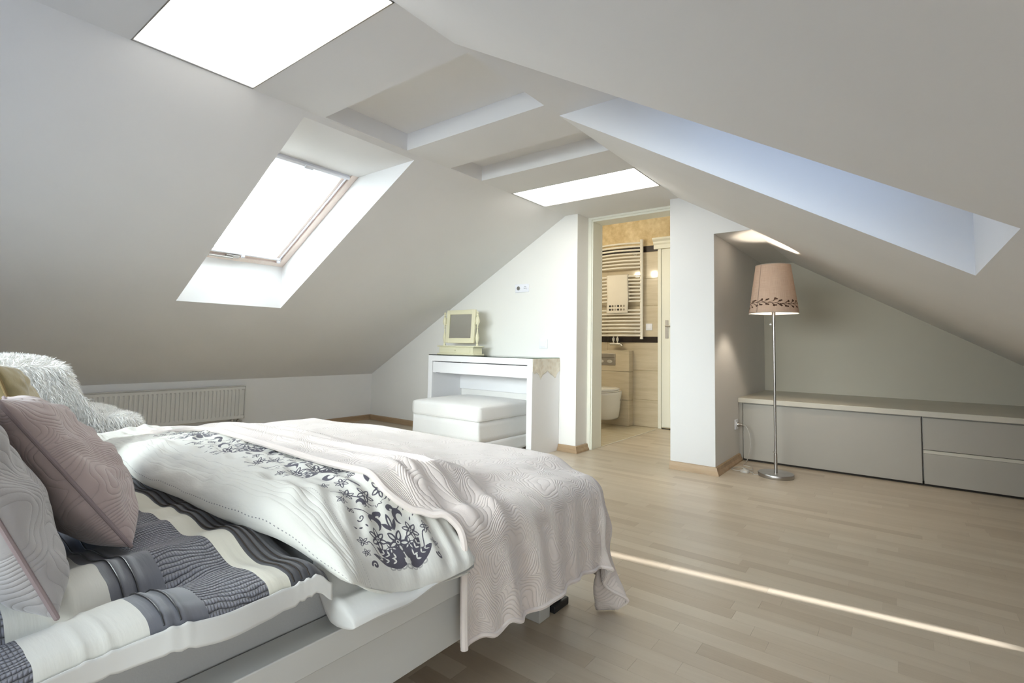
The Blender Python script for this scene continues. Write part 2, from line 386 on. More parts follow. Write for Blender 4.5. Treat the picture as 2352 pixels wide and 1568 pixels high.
# ------------------------------------------------------------------ object helpers
def tag(o, label=None, cat=None, group=None, kind=None):
    if label: o['label'] = label
    if cat: o['category'] = cat
    if group: o['group'] = group
    if kind: o['kind'] = kind
    return o
def thing(name, loc, label, cat, group=None):
    o = bpy.data.objects.new(name, None); o.location = loc; o.empty_display_size = .1; COL.objects.link(o)
    return tag(o, label, cat, group)
def world_origin(o):
    v = Vector((0, 0, 0))
    while o is not None: v += o.location; o = o.parent
    return v
def mesh(name, verts, faces, mat, parent=None, uv=None, smooth=False, loc=None, mats=None, midx=None, uvloops=None):
    """verts in world coordinates; loc = origin of a top-level mesh"""
    org = world_origin(parent) if parent is not None else Vector(loc or (0, 0, 0))
    V = np.asarray(verts, dtype=float) - np.array(org)
    me = bpy.data.meshes.new(name); me.from_pydata(V.tolist(), [], [tuple(int(i) for i in f) for f in faces])
    for m_ in (mats or [mat]): me.materials.append(m_)
    if midx is not None: me.polygons.foreach_set('material_index', midx)
    if uv is not None:
        l = me.uv_layers.new(name='UVMap'); idx = np.empty(len(me.loops), int); me.loops.foreach_get('vertex_index', idx)
        l.data.foreach_set('uv', np.asarray(uv, float)[idx].ravel())
    if uvloops is not None:
        l = me.uv_layers.new(name='UVMap'); l.data.foreach_set('uv', np.asarray(uvloops, float).ravel())
    me.polygons.foreach_set('use_smooth', [bool(smooth)]*len(me.polygons)); me.update()
    o = bpy.data.objects.new(name, me); COL.objects.link(o)
    if parent is not None: o.parent = parent
    elif loc: o.location = loc
    return o
class MB:
    def __init__(s): s.v = []; s.f = []
    def add(s, v, f):
        n = len(s.v); s.v += [tuple(p) for p in v]; s.f += [tuple(i+n for i in q) for q in f]; return s
    def box(s, lo, hi):
        (a, b, c), (d, e, g) = lo, hi
        return s.add([(a, b, c), (d, b, c), (d, e, c), (a, e, c), (a, b, g), (d, b, g), (d, e, g), (a, e, g)],
                     [(0, 3, 2, 1), (4, 5, 6, 7), (0, 1, 5, 4), (1, 2, 6, 5), (2, 3, 7, 6), (3, 0, 4, 7)])
    def prism(s, poly, t0, t1, axis='y'):
        """poly in the plane normal to axis; for y: (x,z), x: (y,z), z: (x,y)"""
        def P(p, t_):
            return {'y': (p[0], t_, p[1]), 'x': (t_, p[0], p[1]), 'z': (p[0], p[1], t_)}[axis]
        n = len(poly); v = [P(p, t0) for p in poly]+[P(p, t1) for p in poly]
        f = [tuple(range(n))[::-1], tuple(range(n, 2*n))]+[(i, (i+1) % n, n+(i+1) % n, n+i) for i in range(n)]
        return s.add(v, f)
    def tube(s, pts, r, seg=10, cap=True):
        pts = [Vector(p) for p in pts]; rs = r if isinstance(r, (list, tuple)) else [r]*len(pts); v = []; f = []
        prev = None
        for i, p in enumerate(pts):
            d = (pts[min(i+1, len(pts)-1)]-pts[max(i-1, 0)]).normalized()
            if prev is None:
                a = Vector((0, 0, 1)) if abs(d.z) < .9 else Vector((1, 0, 0)); n1 = d.cross(a).normalized()
            else: n1 = (prev-d*prev.dot(d)).normalized()
            prev = n1; n2 = d.cross(n1)
            for k in range(seg):
                a = 2*PI*k/seg; v.append(p+n1*(rs[i]*math.cos(a))+n2*(rs[i]*math.sin(a)))
        for i in range(len(pts)-1):
            for k in range(seg):
                k2 = (k+1) % seg; f.append((i*seg+k, i*seg+k2, (i+1)*seg+k2, (i+1)*seg+k))
        if cap: f += [tuple(range(seg))[::-1], tuple(range((len(pts)-1)*seg, len(pts)*seg))]
        return s.add(v, f)
    def lathe(s, prof, c, seg=32, axis='z', sc=(1, 1)):
        v = []; f = []; n = len(prof)
        for (r, z) in prof:
            for k in range(seg):
                a = 2*PI*k/seg; x, y = r*math.cos(a)*sc[0], r*math.sin(a)*sc[1]
                v.append({'z': (c[0]+x, c[1]+y, c[2]+z), 'y': (c[0]+x, c[1]+z, c[2]+y), 'x': (c[0]+z, c[1]+x, c[2]+y)}[axis])
        for i in range(n-1):
            for k in range(seg):
                k2 = (k+1) % seg; f.append((i*seg+k, i*seg+k2, (i+1)*seg+k2, (i+1)*seg+k))
        if prof[0][0] > 1e-5: f.append(tuple(range(seg))[::-1])
        if prof[-1][0] > 1e-5: f.append(tuple(range((n-1)*seg, n*seg)))
        return s.add(v, f)
    def build(s, name, mat, parent=None, smooth=False, bevel=0, seg=2, loc=None, angle=35):
        o = mesh(name, s.v, s.f, mat, parent, smooth=smooth, loc=loc)
        bm = bmesh.new(); bm.from_mesh(o.data); bmesh.ops.remove_doubles(bm, verts=bm.verts, dist=1e-5)
        bmesh.ops.recalc_face_normals(bm, faces=bm.faces); bm.to_mesh(o.data); bm.free()
        if smooth: o.data.set_sharp_from_angle(angle=math.radians(angle))
        if bevel:
            m_ = o.modifiers.new('bevel', 'BEVEL'); m_.width = bevel; m_.segments = seg; m_.limit_method = 'ANGLE'; m_.angle_limit = math.radians(30)
            m_.harden_normals = False; o.data.polygons.foreach_set('use_smooth', [True]*len(o.data.polygons)); o.data.set_sharp_from_angle(angle=math.radians(30)) if not smooth else None
        return o
def box(name, lo, hi, mat, parent=None, bevel=0, loc=None, seg=2): return MB().box(lo, hi).build(name, mat, parent, bevel=bevel, loc=loc, seg=seg)
def struct(o): o['kind'] = 'structure'; return o
def grid(name, P, mat, parent=None, UV=None, thick=0, loc=None, smooth=True, wrap_u=False, wrap_v=False, offset=-1, sub=0):
    P = np.asarray(P); nu, nv = P.shape[:2]; f = []
    for i in range(nu if wrap_u else nu-1):
        for j in range(nv if wrap_v else nv-1):
            i2, j2 = (i+1) % nu, (j+1) % nv; f.append((i*nv+j, i2*nv+j, i2*nv+j2, i*nv+j2))
    o = mesh(name, P.reshape(-1, 3), f, mat, parent, uv=None if UV is None else np.asarray(UV).reshape(-1, 2), smooth=smooth, loc=loc)
    if thick:
        m_ = o.modifiers.new('thickness', 'SOLIDIFY'); m_.thickness = thick; m_.offset = offset
    if sub:
        m_ = o.modifiers.new('smooth', 'SUBSURF'); m_.levels = sub; m_.render_levels = sub
    return o
# smooth value noise for folds
def vnoise(x, y, seed=0, sc=1.0):
    r = np.random.RandomState(seed); out = 0*x
    for k in range(14):
        a = r.uniform(0, 2*PI); f = r.uniform(.6, 1.8)*sc; ph = r.uniform(0, 2*PI)
        out = out + np.sin((x*math.cos(a)+y*math.sin(a))*f*2*PI+ph+1.2*np.sin((x*math.sin(a)-y*math.cos(a))*f*2.2+ph*2))
    return out/14**.5/1.0
def sstep(a, b, x): t_ = np.clip((x-a)/(b-a), 0, 1); return t_*t_*(3-2*t_)

# ------------------------------------------------------------------ the room
ZC, XCL, XCR = 2.011, -2.298, -1.313
XK, ZK = -4.915, .521
TL = (ZC-ZK)/(XCL-XK); TR = .599
zl = lambda x: ZK+TL*(x-XK)
zr = lambda x: ZC-TR*(x-XCR)
YR, YBK, YN, XR = -.9, 3.704, 5.364, 1.5      # rear wall, back wall, niche wall, right knee wall
YBB = 5.45                                    # bathroom back wall
OFF = .32
# floor: sub-floor slab plus strips
fl = struct(MB().box((XK-.3, YR-.3, -.16), (XR+.3, 5.9, -.0012)).build('floor', plain('subfloor', (.44, .37, .28, 1), .5)))
def strips():
    wv_, items = .066, []
    y = YR; row = 0; r = random.Random(11)
    def emit(xa, xb, ya, yb):
        if xb-xa < .01: return
        items.append((xa, xb, ya, yb, r.choice([r.gauss(.50, .10), r.gauss(.54, .05), r.gauss(.50, .09), r.gauss(.33, .05)] if r.random() < .5 else [r.gauss(.52, .07)])))
    while y < YBB:
        ya, yb = y, min(y+wv_, YBB)
        x0, x1 = (XK, XR) if yb <= YBK else ((-2.132, XR) if yb < 4.38 else (-2.132, -1.38))
        if ya < YBK < yb: x0, x1 = -2.132, XR
        x = x0-r.uniform(0, .4)
        while x < x1:
            L = r.choice([.28, .36, .44, .52, .40])+r.uniform(-.04, .04); emit(max(x, x0), min(x+L, x1), ya, yb); x += L
        y += wv_; row += 1
    return items
def cam_proj(p):
    d = Vector(p)-Vector((0, 0, H)); z = d.dot(F_)
    return (None if z < .05 else (CX+FPX*d.dot(R_)/z, CY-FPX*d.dot(U_)/z))
def strip_area(s):
    xa, xb, ya, yb, _ = s
    if xb < -.9 and xa > -2.5 and ya < 1.6: return 0
    q = [cam_proj((x, y, 0)) for x, y in ((xa, ya), (xb, ya), (xb, yb), (xa, yb))]
    if any(p is None for p in q): return 0
    mx_, my = sum(p[0] for p in q)/4, sum(p[1] for p in q)/4
    if not (-50 < mx_ < 2400 and 0 < my < 1620): return 0
    if mx_ < 1060 and my > 1000: return 0
    return abs(sum(q[i][0]*q[(i+1) % 4][1]-q[(i+1) % 4][0]*q[i][1] for i in range(4)))/2
its = strips(); its.sort(key=strip_area, reverse=True)
def strip_geo(s, mb, g=.00025):
    xa, xb, ya, yb, tn = s; mb.box((xa+g, ya+g, -.0012), (xb-g, yb-g, 0)); return tn
for s in its[:298]:
    m_ = MB(); strip_geo(s, m_); o = mesh('floor_strip', m_.v, m_.f, floor_mat, fl)
    a = o.data.attributes.new('tone', 'FLOAT', 'FACE'); a.data.foreach_set('value', [s[4]]*6)
m_ = MB(); tones = []
for s in its[298:]:
    strip_geo(s, m_); tones += [s[4]]*6
o = mesh('floor_strips', m_.v, m_.f, floor_mat, fl); a = o.data.attributes.new('tone', 'FLOAT', 'FACE'); a.data.foreach_set('value', tones); o['kind'] = 'stuff'

# knee walls, gable walls
struct(box('wall_left', (XK-.25, YR-.2, -.1), (XK, 3.95, ZK+.4), plain('plaster_knee_wall', (.88, .87, .85, 1), .85, var=.012, vscale=1.5, bump=.12, bscale=60, spec=.2)))
struct(MB().prism([(XK-.25, -.1), (-2.176, -.1), (-2.176, ZC+.3), (XCL-.1, ZC+.3), (XK-.25, ZK+.3)], YBK, 4.056, 'y').build('wall_back', plaster_cream))
struct(box('wall_right', (XR, YR-.2, -.1), (XR+.25, YN+.3, .27), plaster))
# left slope with the skylight shaft (profile prisms in XZ pushed along Y)
LY0, LY1, LXB, LXT = 1.298, 2.012, -3.832, -2.330
ofl = lambda x: zl(x)+.42
xt_p = XK+(zl(LXT)-.42-ZK)/TL          # where the horizontal head of the shaft meets the outer roof face
mb = MB()
full = [(XK, ZK), (XCL, ZC), (XCL, ZC+.42), (XK-.25, ZK+.28)]
mb.prism(full, YR-.1, LY0); mb.prism(full, LY1, 3.95)
mb.prism([(XK, ZK), (LXB, zl(LXB)), (LXB, ofl(LXB)), (XK-.25, ZK+.28)], LY0, LY1)
mb.prism([(LXT, zl(LXT)), (XCL, ZC), (XCL, ZC+.42), (XCL-.05, ofl(XCL-.05)), (xt_p, zl(LXT))], LY0, LY1)
struct(mb.build('wall_left_slope', plaster))
# right slope with its shaft
RY0, RY1, RXB = 1.313, 2.047, .181
ofr = lambda x: zr(x)+.42
xt_r = XCR+.42/TR
full = [(XCR, ZC), (XR+.25, zr(XR+.25)), (XR+.25, ofr(XR+.25)), (XCR, ZC+.42)]
YT = 1.268
mb = MB(); mb.prism(full, YT, RY0); mb.prism(full, RY1, YN+.3)
# thin roof skin near the camera, parted by a slit added for the streak
def slope_pt(x, y, o=0): return (x, y, zr(x)+o)
fa, fb = Vector((-.966, 2.026, 0)), Vector((.168, 2.168, 0)); pn = (fa-SUNP).cross(fb-SUNP)
def slit_y(x):            # the plane through the sun and the streak meets the slope at y(x)
    q = pn.dot(SUNP); return (q-pn.x*x-pn.z*zr(x))/pn.y
SLA, SLB, SLW = -.10, 1.10, .044
SL1, SL2 = .12, .47      # an added cover strip breaks the slit, trimming the streak on the bed
xe = XR+.25; sk_ = []
sk_.append([(XCR, YR-.1), (SLA, YR-.1), (SLA, YT), (XCR, YT)])
sk_.append([(SLB, YR-.1), (xe, YR-.1), (xe, YT), (SLB, YT)])
WX0, WX1, WY0, WY1 = .36, 1.09, -.82, .04      # unseen roof window beside the camera, added to let fill light in
hw_ = SLW/2
sk_.append([(SLA, YR-.1), (WX0, YR-.1), (WX0, slit_y(WX0)-hw_), (SLA, slit_y(SLA)-hw_)])
sk_.append([(WX1, YR-.1), (SLB, YR-.1), (SLB, slit_y(SLB)-hw_), (WX1, slit_y(WX1)-hw_)])
sk_.append([(WX0, YR-.1), (WX1, YR-.1), (WX1, WY0), (WX0, WY0)])
sk_.append([(WX0, WY1), (WX1, WY1), (WX1, slit_y(WX1)-hw_), (WX0, slit_y(WX0)-hw_)])
sk_.append([(SLA, slit_y(SLA)+hw_), (SLB, slit_y(SLB)+hw_), (SLB, YT), (SLA, YT)])
sk_.append([(SL1, slit_y(SL1)-hw_-.02), (SL2, slit_y(SL2)-hw_-.02), (SL2, slit_y(SL2)+hw_+.02), (SL1, slit_y(SL1)+hw_+.02)])
for q_ in sk_:
    mb.add([slope_pt(x, y) for x, y in q_]+[slope_pt(x, y, .006) for x, y in q_], [(3, 2, 1, 0), (4, 5, 6, 7), (0, 1, 5, 4), (1, 2, 6, 5), (2, 3, 7, 6), (3, 0, 4, 7)])
mb.prism([(RXB, zr(RXB)), (XR+.25, zr(XR+.25)), (XR+.25, ofr(XR+.25)), (RXB, ofr(RXB))], RY0, RY1)
mb.prism([(XCR, ZC), (xt_r, ZC), (XCR, ZC+.42)], RY0, RY1)
struct(mb.build('wall_right_slope', plaster))
# flat ceiling with two coffers and slots for the light panels
mb = MB(); D = .10; XL2 = -2.283
def cseg(y0, y1, d=0):
    if d == 0: mb.box((XCL, y0, ZC), (XCR, y1, ZC+.42))
    else: mb.box((XCL, y0, ZC+d), (XCR, y1, ZC+.42)); mb.box((XCL, y0, ZC), (XL2, y1, ZC+d))
cuts = [(YR-.1, .575, 0), (.575, 1.03, .03), (1.03, 1.385, 0), (1.385, 1.915, D), (1.915, 2.275, 0), (2.275, 2.58, D), (2.58, 2.93, 0), (2.93, 3.362, .03), (3.362, 3.95, 0)]
for a_, b_, d_ in cuts: cseg(a_, b_, d_)
mb.box((XCR, YBK, ZC), (-1.30, 3.9, ZC+.3))
mb.box((-2.4, 3.897, ZC-.002), (-1.36, 4.056, 2.45))
struct(mb.build('ceiling', plaster))
# wall between lobby and niche, with the lintel triangle over the niche
zn = 1.707; xn = XCR+(ZC-zn)/TR
mb = MB(); mb.prism([(-1.379, -.1), (-1.058, -.1), (-1.058, zr(-1.058)+.02), (XCR, ZC+.02), (-1.379, ZC+.02)], 3.723, 5.6)
mb.prism([(-1.0581, zn), (xn, zn), (-1.0581, zr(-1.058)+.001)], 3.723, YN+.1)
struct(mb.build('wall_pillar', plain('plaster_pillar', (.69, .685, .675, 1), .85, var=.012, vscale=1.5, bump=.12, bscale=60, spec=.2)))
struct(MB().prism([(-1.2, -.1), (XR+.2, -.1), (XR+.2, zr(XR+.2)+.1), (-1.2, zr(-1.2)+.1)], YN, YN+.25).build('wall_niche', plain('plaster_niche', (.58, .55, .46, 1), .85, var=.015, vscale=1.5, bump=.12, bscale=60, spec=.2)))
# rear gable wall behind the camera, with an added window that brightens the room
GX0, GX1, GZ0, GZ1, GXa, GXb, GZt = -3.15, -.32, .84, 1.40, -2.45, -.98, 1.80   # gable glazing (hexagon)
hexa = [(GX0, GZ0), (GX1, GZ0), (GX1, GZ1), (GXb, GZt), (GXa, GZt), (GX0, GZ1)]
outer = [(XK-.2, -.1), (XR+.2, -.1), (XR+.2, .24), (XCR+.1, 2.04), (XCL-.1, 2.04), (XK-.2, .48)]
mb = MB()
for i in range(6):
    j = (i+1) % 6; mb.prism([outer[i], outer[j], hexa[j], hexa[i]], YR-.15, YR)
struct(mb.build('wall_rear', plaster))
w3 = struct(bpy.data.objects.new('fill_window_3', None)); COL.objects.link(w3); w3.location = (-1.7, YR-.08, GZ0)
cx3, cz3 = sum(p[0] for p in hexa)/6, sum(p[1] for p in hexa)/6
inn = [(cx3+(x-cx3)*.955, cz3+(z-cz3)*.90) for x, z in hexa]
mb = MB()
for i in range(6):
    j = (i+1) % 6; mb.prism([hexa[i], hexa[j], inn[j], inn[i]], YR-.11, YR-.05)
mb.box((-1.745, YR-.11, GZ0), (-1.695, YR-.05, GZt)); mb.build('frame', frame_paint, w3)
MB().prism(inn, YR-.085, YR-.08).build('pane', glass_mat, w3)
# bathroom / lobby shell
struct(box('wall_bathroom_left', (-3.95, 4.0, -.1), (-3.85, 5.7, 2.6), plaster_cream))
struct(box('wall_bathroom_back', (-3.9, YBB, -.1), (-1.3, YBB+.25, 2.6), stucco_mat))
struct(box('wall_bathroom_front', (-3.9, 4.04, -.1), (-2.17, 4.058, 2.6), plaster_cream))
struct(box('ceiling_bathroom', (-3.95, 4.0, 2.42), (-1.3, 5.7, 2.6), plaster))
bf = struct(box('floor_bathroom', (-3.9, 4.0, -.03), (-2.134, YBB, -.004), grout))
y_ = 4.06
k = 0
while y_ < YBB-.01:
    x_ = -2.136
    while x_ > -3.9:
        box('floor_tile', (max(x_-.45, -3.9)+.001, y_+.001, -.004), (x_-.001, min(y_+.30, YBB)-.001, .0), floor_tile_mat, bf, bevel=.0008, seg=1); x_ -= .45
    y_ += .30
struct(box('trim_1', (-2.142, 4.05, -.004), (-2.128, YBB, .003), steel if False else worktop_mat))
# wall tiles of the bathroom back wall (joints at .30, .63, .95 ; 1.02, 1.36, 1.70, 1.97)
bw = bpy.data.objects['wall_bathroom_back']
rows = [(.003, .296), (.300, .623), (.627, .935), (1.005, 1.352), (1.356, 1.66), (1.664, 1.962)]
for (z0, z1) in rows:
    x_ = -2.152
    while x_ > -3.85:
        x2 = max(x_-.62, -3.85); box('wall_tile', (x2+.0012, YBB-.010, z0), (x_-.0012, YBB, z1), wall_tile_mat, bw, bevel=.001, seg=1); x_ -= .62
for (z0, z1) in ((.938, 1.002), (1.966, 2.036)):
    x_ = -2.152
    while x_ > -3.85:
        x2 = max(x_-.30, -3.85); box('border_tile', (x2+.0006, YBB-.011, z0), (x_-.0006, YBB, z1), black_tile, bw, bevel=.001, seg=1); x_ -= .30
# boxed-in cistern wall, tiled
cw = struct(box('wall_cistern', (-3.85, 5.335, -.01), (-2.455, YBB-.005, .835), grout))
for (z0, z1) in ((.003, .284), (.288, .604), (.608, .834)):
    for (x2, x1) in ((-3.10, -2.445), (-3.75, -3.102)):
        box('wall_tile', (x2+.001, 5.326, z0), (x1-.001, 5.336, z1), wall_tile_mat, cw, bevel=.001, seg=1)
    box('side_tile', (-2.456, 5.336, z0), (-2.446, YBB-.011, z1), wall_tile_mat, cw, bevel=.001, seg=1)
box('top_tile', (-3.75, 5.326, .835), (-2.445, YBB-.011, .845), wall_tile_mat, cw, bevel=.001, seg=1)

# baseboards: raked profile swept along a path with mitred corners
def baseboard(name, path, prof=((0, 0), (.030, 0), (.028, .012), (.018, .030), (.012, .052), (.0, .055)), mat=base_mat):
    # path: list of (x,y); profile offset goes to the left normal of the path direction
    n = len(path); V = []; pts = [Vector((p[0], p[1], 0)) for p in path]
    for i, p in enumerate(pts):
        d0 = (pts[i]-pts[i-1]).normalized() if i else (pts[1]-pts[0]).normalized()
        d1 = (pts[i+1]-pts[i]).normalized() if i < n-1 else d0
        n0 = Vector((-d0.y, d0.x, 0)); n1 = Vector((-d1.y, d1.x, 0)); b = (n0+n1).normalized(); k_ = 1/max(.3, b.dot(n0))
        for (o_, z_) in prof: V.append(p+b*(o_*k_)+Vector((0, 0, z_)))
    m = len(prof); F = []
    for i in range(n-1):
        for j in range(m): F.append((i*m+j, (i+1)*m+j, (i+1)*m+(j+1) % m, i*m+(j+1) % m))
    F += [tuple(range(m)), tuple(range((n-1)*m, n*m))[::-1]]
    mb = MB(); mb.add(V, F); return struct(mb.build(name, mat))
flat = ((0, 0), (.016, 0), (.015, .048), (.010, .056), (0, .056))
baseboard('baseboard_left', [(XK+.0005, 3.7035), (XK+.0005, YR)][::-1], flat, base_mat_y) if False else baseboard('baseboard_left', [(XK+.0005, 3.703), (XK+.0005, YR)], flat, base_mat_y)
baseboard('baseboard_back', [(-3.56, YBK-.0005), (XK, YBK-.0005)], flat)
baseboard('baseboard_corner', [(-2.1755, 3.885), (-2.1755, YBK-.0005), (-2.345, YBK-.0005)])
baseboard('baseboard_pillar', [(-1.0575, 4.36), (-1.0575, 3.7225), (-1.381, 3.7225)])
baseboard('baseboard_right', [(XR-.0005, YR), (XR-.0005, 4.34)], flat, base_mat_y)

# door frame between bedroom and bathroom
df = struct(bpy.data.objects.new('door_1', None)); COL.objects.link(df); df.location = (-2.13, 3.9, 0)
MB().box((-2.176, 3.886, 0), (-2.141, 3.905, 1.995)).build('casing', frame_paint, df, bevel=.003)
MB().box((-2.165, 3.897, 0), (-2.131, 4.070, 1.992)).build('jamb', frame_paint, df, bevel=.002)
MB().box((-2.131, 3.897, 1.975), (-1.36, 4.070, ZC+.0)).build('header', frame_paint, df, bevel=.002)
MB().box((-2.176, 3.886, 1.992), (-1.37, 3.898, ZC)).build('head_casing', frame_paint, df, bevel=.002)
# far door in the lobby, cased with a cornice
d2 = struct(bpy.data.objects.new('door_2', None)); COL.objects.link(d2); d2.location = (-1.8, YBB, 0)
box('casing', (-2.150, YBB-.03, 0), (-2.112, YBB, 1.985), frame_paint, d2, bevel=.004)
MB().prism([(YBB, 1.985), (YBB-.035, 1.985), (YBB-.035, 2.03), (YBB-.05, 2.045), (YBB-.055, 2.065), (YBB-.085, 2.085), (YBB-.085, 2.105), (YBB, 2.105)], -2.195, -1.385, 'x').build('cornice', frame_paint, d2, bevel=.002)
leaf = box('door_leaf', (-2.111, YBB-.018, .018), (-1.385, YBB-.002, 1.98), frame_paint, d2, bevel=.003)
box('rail_panel', (-2.02, YBB-.022, .2), (-1.45, YBB-.017, .85), frame_paint, leaf, bevel=.002)
box('rail_panel', (-2.02, YBB-.022, 1.15), (-1.45, YBB-.017, 1.85), frame_paint, leaf, bevel=.002)
mb = MB().box((-2.068, YBB-.024, .985), (-2.032, YBB-.018, 1.185)); hp = mb.build('handle_plate', steel, leaf, bevel=.003)
MB().tube([(-2.05, YBB-.02, 1.12), (-2.05, YBB-.06, 1.12), (-2.0, YBB-.062, 1.118), (-1.94, YBB-.06, 1.115)], .009).build('handle', steel, leaf, smooth=True)
box('under_leaf_shade', (-2.105, YBB-.03, .0005), (-1.385, YBB-.001, .006), dark_gap, d2)  # dark strip stands in for the shade under the door leaf

# ------------------------------------------------------------------ skylights
def skylight(name, x_bot, x_top, y0, y1, zf, slope_s, inner_off, with_inside=True):
    """frame lying on the outer part of the shaft; slope_s = dz/dx; zf(x) inner plane height; inner_off vertical offset"""
    win = bpy.data.objects.new(name, None); COL.objects.link(win); struct(win)
    win.location = (x_bot, (y0+y1)/2, zf(x_bot)+inner_off)
    A = Vector((x_bot, 0, zf(x_bot)+inner_off)); B = Vector((x_top, 0, zf(x_top)+inner_off)); L = (B-A).length
    u = (B-A).normalized(); n = u.cross(Vector((0, 1, 0))); 
    if n.z < 0: n = -n
    def bx(mb, a0, a1, b0, b1, c0, c1):   # along slope, along y, along normal (outwards +)
        P = []
        for c_ in (c0, c1):
            for (a_, b_) in ((a0, b0), (a1, b0), (a1, b1), (a0, b1)):
                P.append(A+u*a_+Vector((0, b_, 0))+n*c_)
        mb.add(P, [(0, 3, 2, 1), (4, 5, 6, 7), (0, 1, 5, 4), (1, 2, 6, 5), (2, 3, 7, 6), (3, 0, 4, 7)]); return mb
    fw, sw = .045, .04
    mb = MB()
    for (a0, a1, b0, b1) in ((0, fw, y0, y1), (L-fw, L, y0, y1), (fw, L-fw, y0, y0+fw), (fw, L-fw, y1-fw, y1)): bx(mb, a0, a1, b0, b1, 0, .07)
    mb.build('frame', pine_mat if with_inside else frame_paint, win, bevel=.003)
    mb = MB(); g = .004
    for (a0, a1, b0, b1) in ((fw+g, fw+sw, y0+fw+g, y1-fw-g), (L-fw-sw, L-fw-g, y0+fw+g, y1-fw-g), (fw+sw, L-fw-sw, y0+fw+g, y0+fw+sw), (fw+sw, L-fw-sw, y1-fw-sw, y1-fw-g)): bx(mb, a0, a1, b0, b1, .012, .062)
    mb.build('sash', pine_mat if with_inside else frame_paint, win, bevel=.003)
    mb = bx(MB(), fw+sw-.01, L-fw-sw+.01, y0+fw+sw-.01, y1-fw-sw+.01, .045, .05); mb.build('pane', glass_mat, win)
    return win, bx, L, A, u, n
w1, bx1, L1, A1, u1, n1 = skylight('window_1', LXB, -2.795, LY0+.002, LY1-.002, zl, TL, .318)
bl = thing('roller_blind', tuple(A1+u1*(L1/2)+Vector((0, 1.655, 0))), 'white translucent pull-down blind glowing in the left skylight', 'blind')
ya, yb_ = LY0+.072, LY1-.072
NB = 26; P = np.zeros((2, NB, 3))
for j in range(NB):
    a_ = .09+(L1-.225)*j/(NB-1)
    for i, y__ in enumerate((ya, yb_)):
        q = A1+u1*a_+n1*(.018+.004*(j % 2)); P[i, j] = (q.x, y__, q.z)
grid('blind_fabric', P, blind_mat, bl, smooth=False)
bx1(MB(), L1-.150, L1-.128, ya-.02, yb_+.02, -.012, .022).build('head_rail', plastic, bl, bevel=.004)
bx1(MB(), .078, .092, ya-.02, yb_+.02, -.004, .020).build('bottom_rail', plastic, bl, bevel=.004)
for y__ in (ya-.012, yb_+.004):
    bx1(MB(), .09, L1-.14, y__, y__+.008, .0, .014).build('side_guide', plastic, bl, bevel=.002)
for j, (a_, y__) in enumerate(((.074, 1.68), (.070, yb_+.005))):
    mb = MB(); q = A1+u1*a_+Vector((0, y__, 0))-n1*.006; mb.lathe([(0, -.012), (.012, -.010), (.014, 0), (.012, .010), (0, .012)], q, 14, 'y'); mb.build('knob', plastic, bl, smooth=True)
bx1(MB(), L1-.155, L1-.122, 1.64, 1.70, -.018, -.010).build('pull_tab', plastic, bl, bevel=.003)
h_ = MB(); bx1(h_, .045, .060, 1.46, 1.62, -.022, -.010).build('window_handle', steel, w1, bevel=.004)
bx1(MB(), .045, .075, 1.57, 1.66, -.012, .0).build('latch', steel, w1, bevel=.003)
w2, bx2, *_r = skylight('window_2', RXB, -.783, RY0+.002, RY1-.002, zr, -TR, .32, False)

w4, bx4, *_r = skylight('fill_window_4', WX1, WX0, WY0+.002, WY1-.002, zr, -TR, .010, False)  # added, unseen window that passes the roof fill light
# ------------------------------------------------------------------ ceiling light panels
def light_panel(y0, y1, label):
    t_ = thing('ceiling_light', ((XCL+XCR)/2, (y0+y1)/2, ZC), label, 'ceiling light', None)
    x0, x1 = XCL+.002, XCR-.002
    box('diffuser', (x0+.006, y0+.006, ZC+.004), (x1-.006, y1-.006, ZC+.012), panel_mat, t_)
    mb = MB()
    for lo, hi in (((x0, y0, ZC-.001), (x1, y0+.005, ZC+.014)), ((x0, y1-.005, ZC-.001), (x1, y1, ZC+.014)), ((x0, y0, ZC-.001), (x0+.005, y1, ZC+.014)), ((x1-.005, y0, ZC-.001), (x1, y1, ZC+.014))): mb.box(lo, hi)
    mb.build('frame', steel, t_)
light_panel(.575, 1.03, 'large frosted glass ceiling light panel glowing at the top left')
light_panel(2.93, 3.362, 'frosted glass ceiling light panel in front of the bathroom doorway')

# ------------------------------------------------------------------ bed
bed = thing('bed', (-1.69, .54, 0), 'white lacquered double bed with wide flat rail ledge and recessed side panels', 'bed')
BX0, BX1, BY0, BY1 = -2.555, -.825, -.50, 1.60
for xa, xb, xp_ in ((BX1-.064, BX1, BX1-.035), (BX0, BX0+.064, BX0+.035)):
    MB().box((xa, BY0, .308), (xb, BY1, .36)).build('side_rail', bed_white, bed, bevel=.002)
    MB().box((xp_-.012, BY0+.02, .185), (xp_+.012, BY1-.09, .308)).build('side_panel', bed_white, bed, bevel=.0015)
MB().box((BX0+.064, BY1-.064, .308), (BX1-.064, BY1, .36)).build('foot_rail', bed_white, bed, bevel=.002)
MB().box((BX0+.05, BY1-.10, .185), (BX1-.05, BY1-.076, .308)).build('foot_panel', bed_white, bed, bevel=.0015)
MB().box((BX0, BY0-.05, .12), (BX1, BY0, .80)).build('headboard', bed_white, bed, bevel=.003)
for x__ in (BX0+.12, BX1-.14):
    for y__ in (BY0+.1, BY1-.19): MB().box((x__-.03, y__-.03, 0), (x__+.03, y__+.03, .20)).build('leg', bed_white, bed, bevel=.003)
MB().box((-1.73, BY0+.05, .16), (-1.65, BY1-.12, .20)).build('centre_beam', steel, bed)
for k in range(14):
    yy_ = BY0+.12+k*.138; MB().box((BX0+.07, yy_, .200), (BX1-.07, yy_+.07, .215)).build('slat', base_mat, bed)
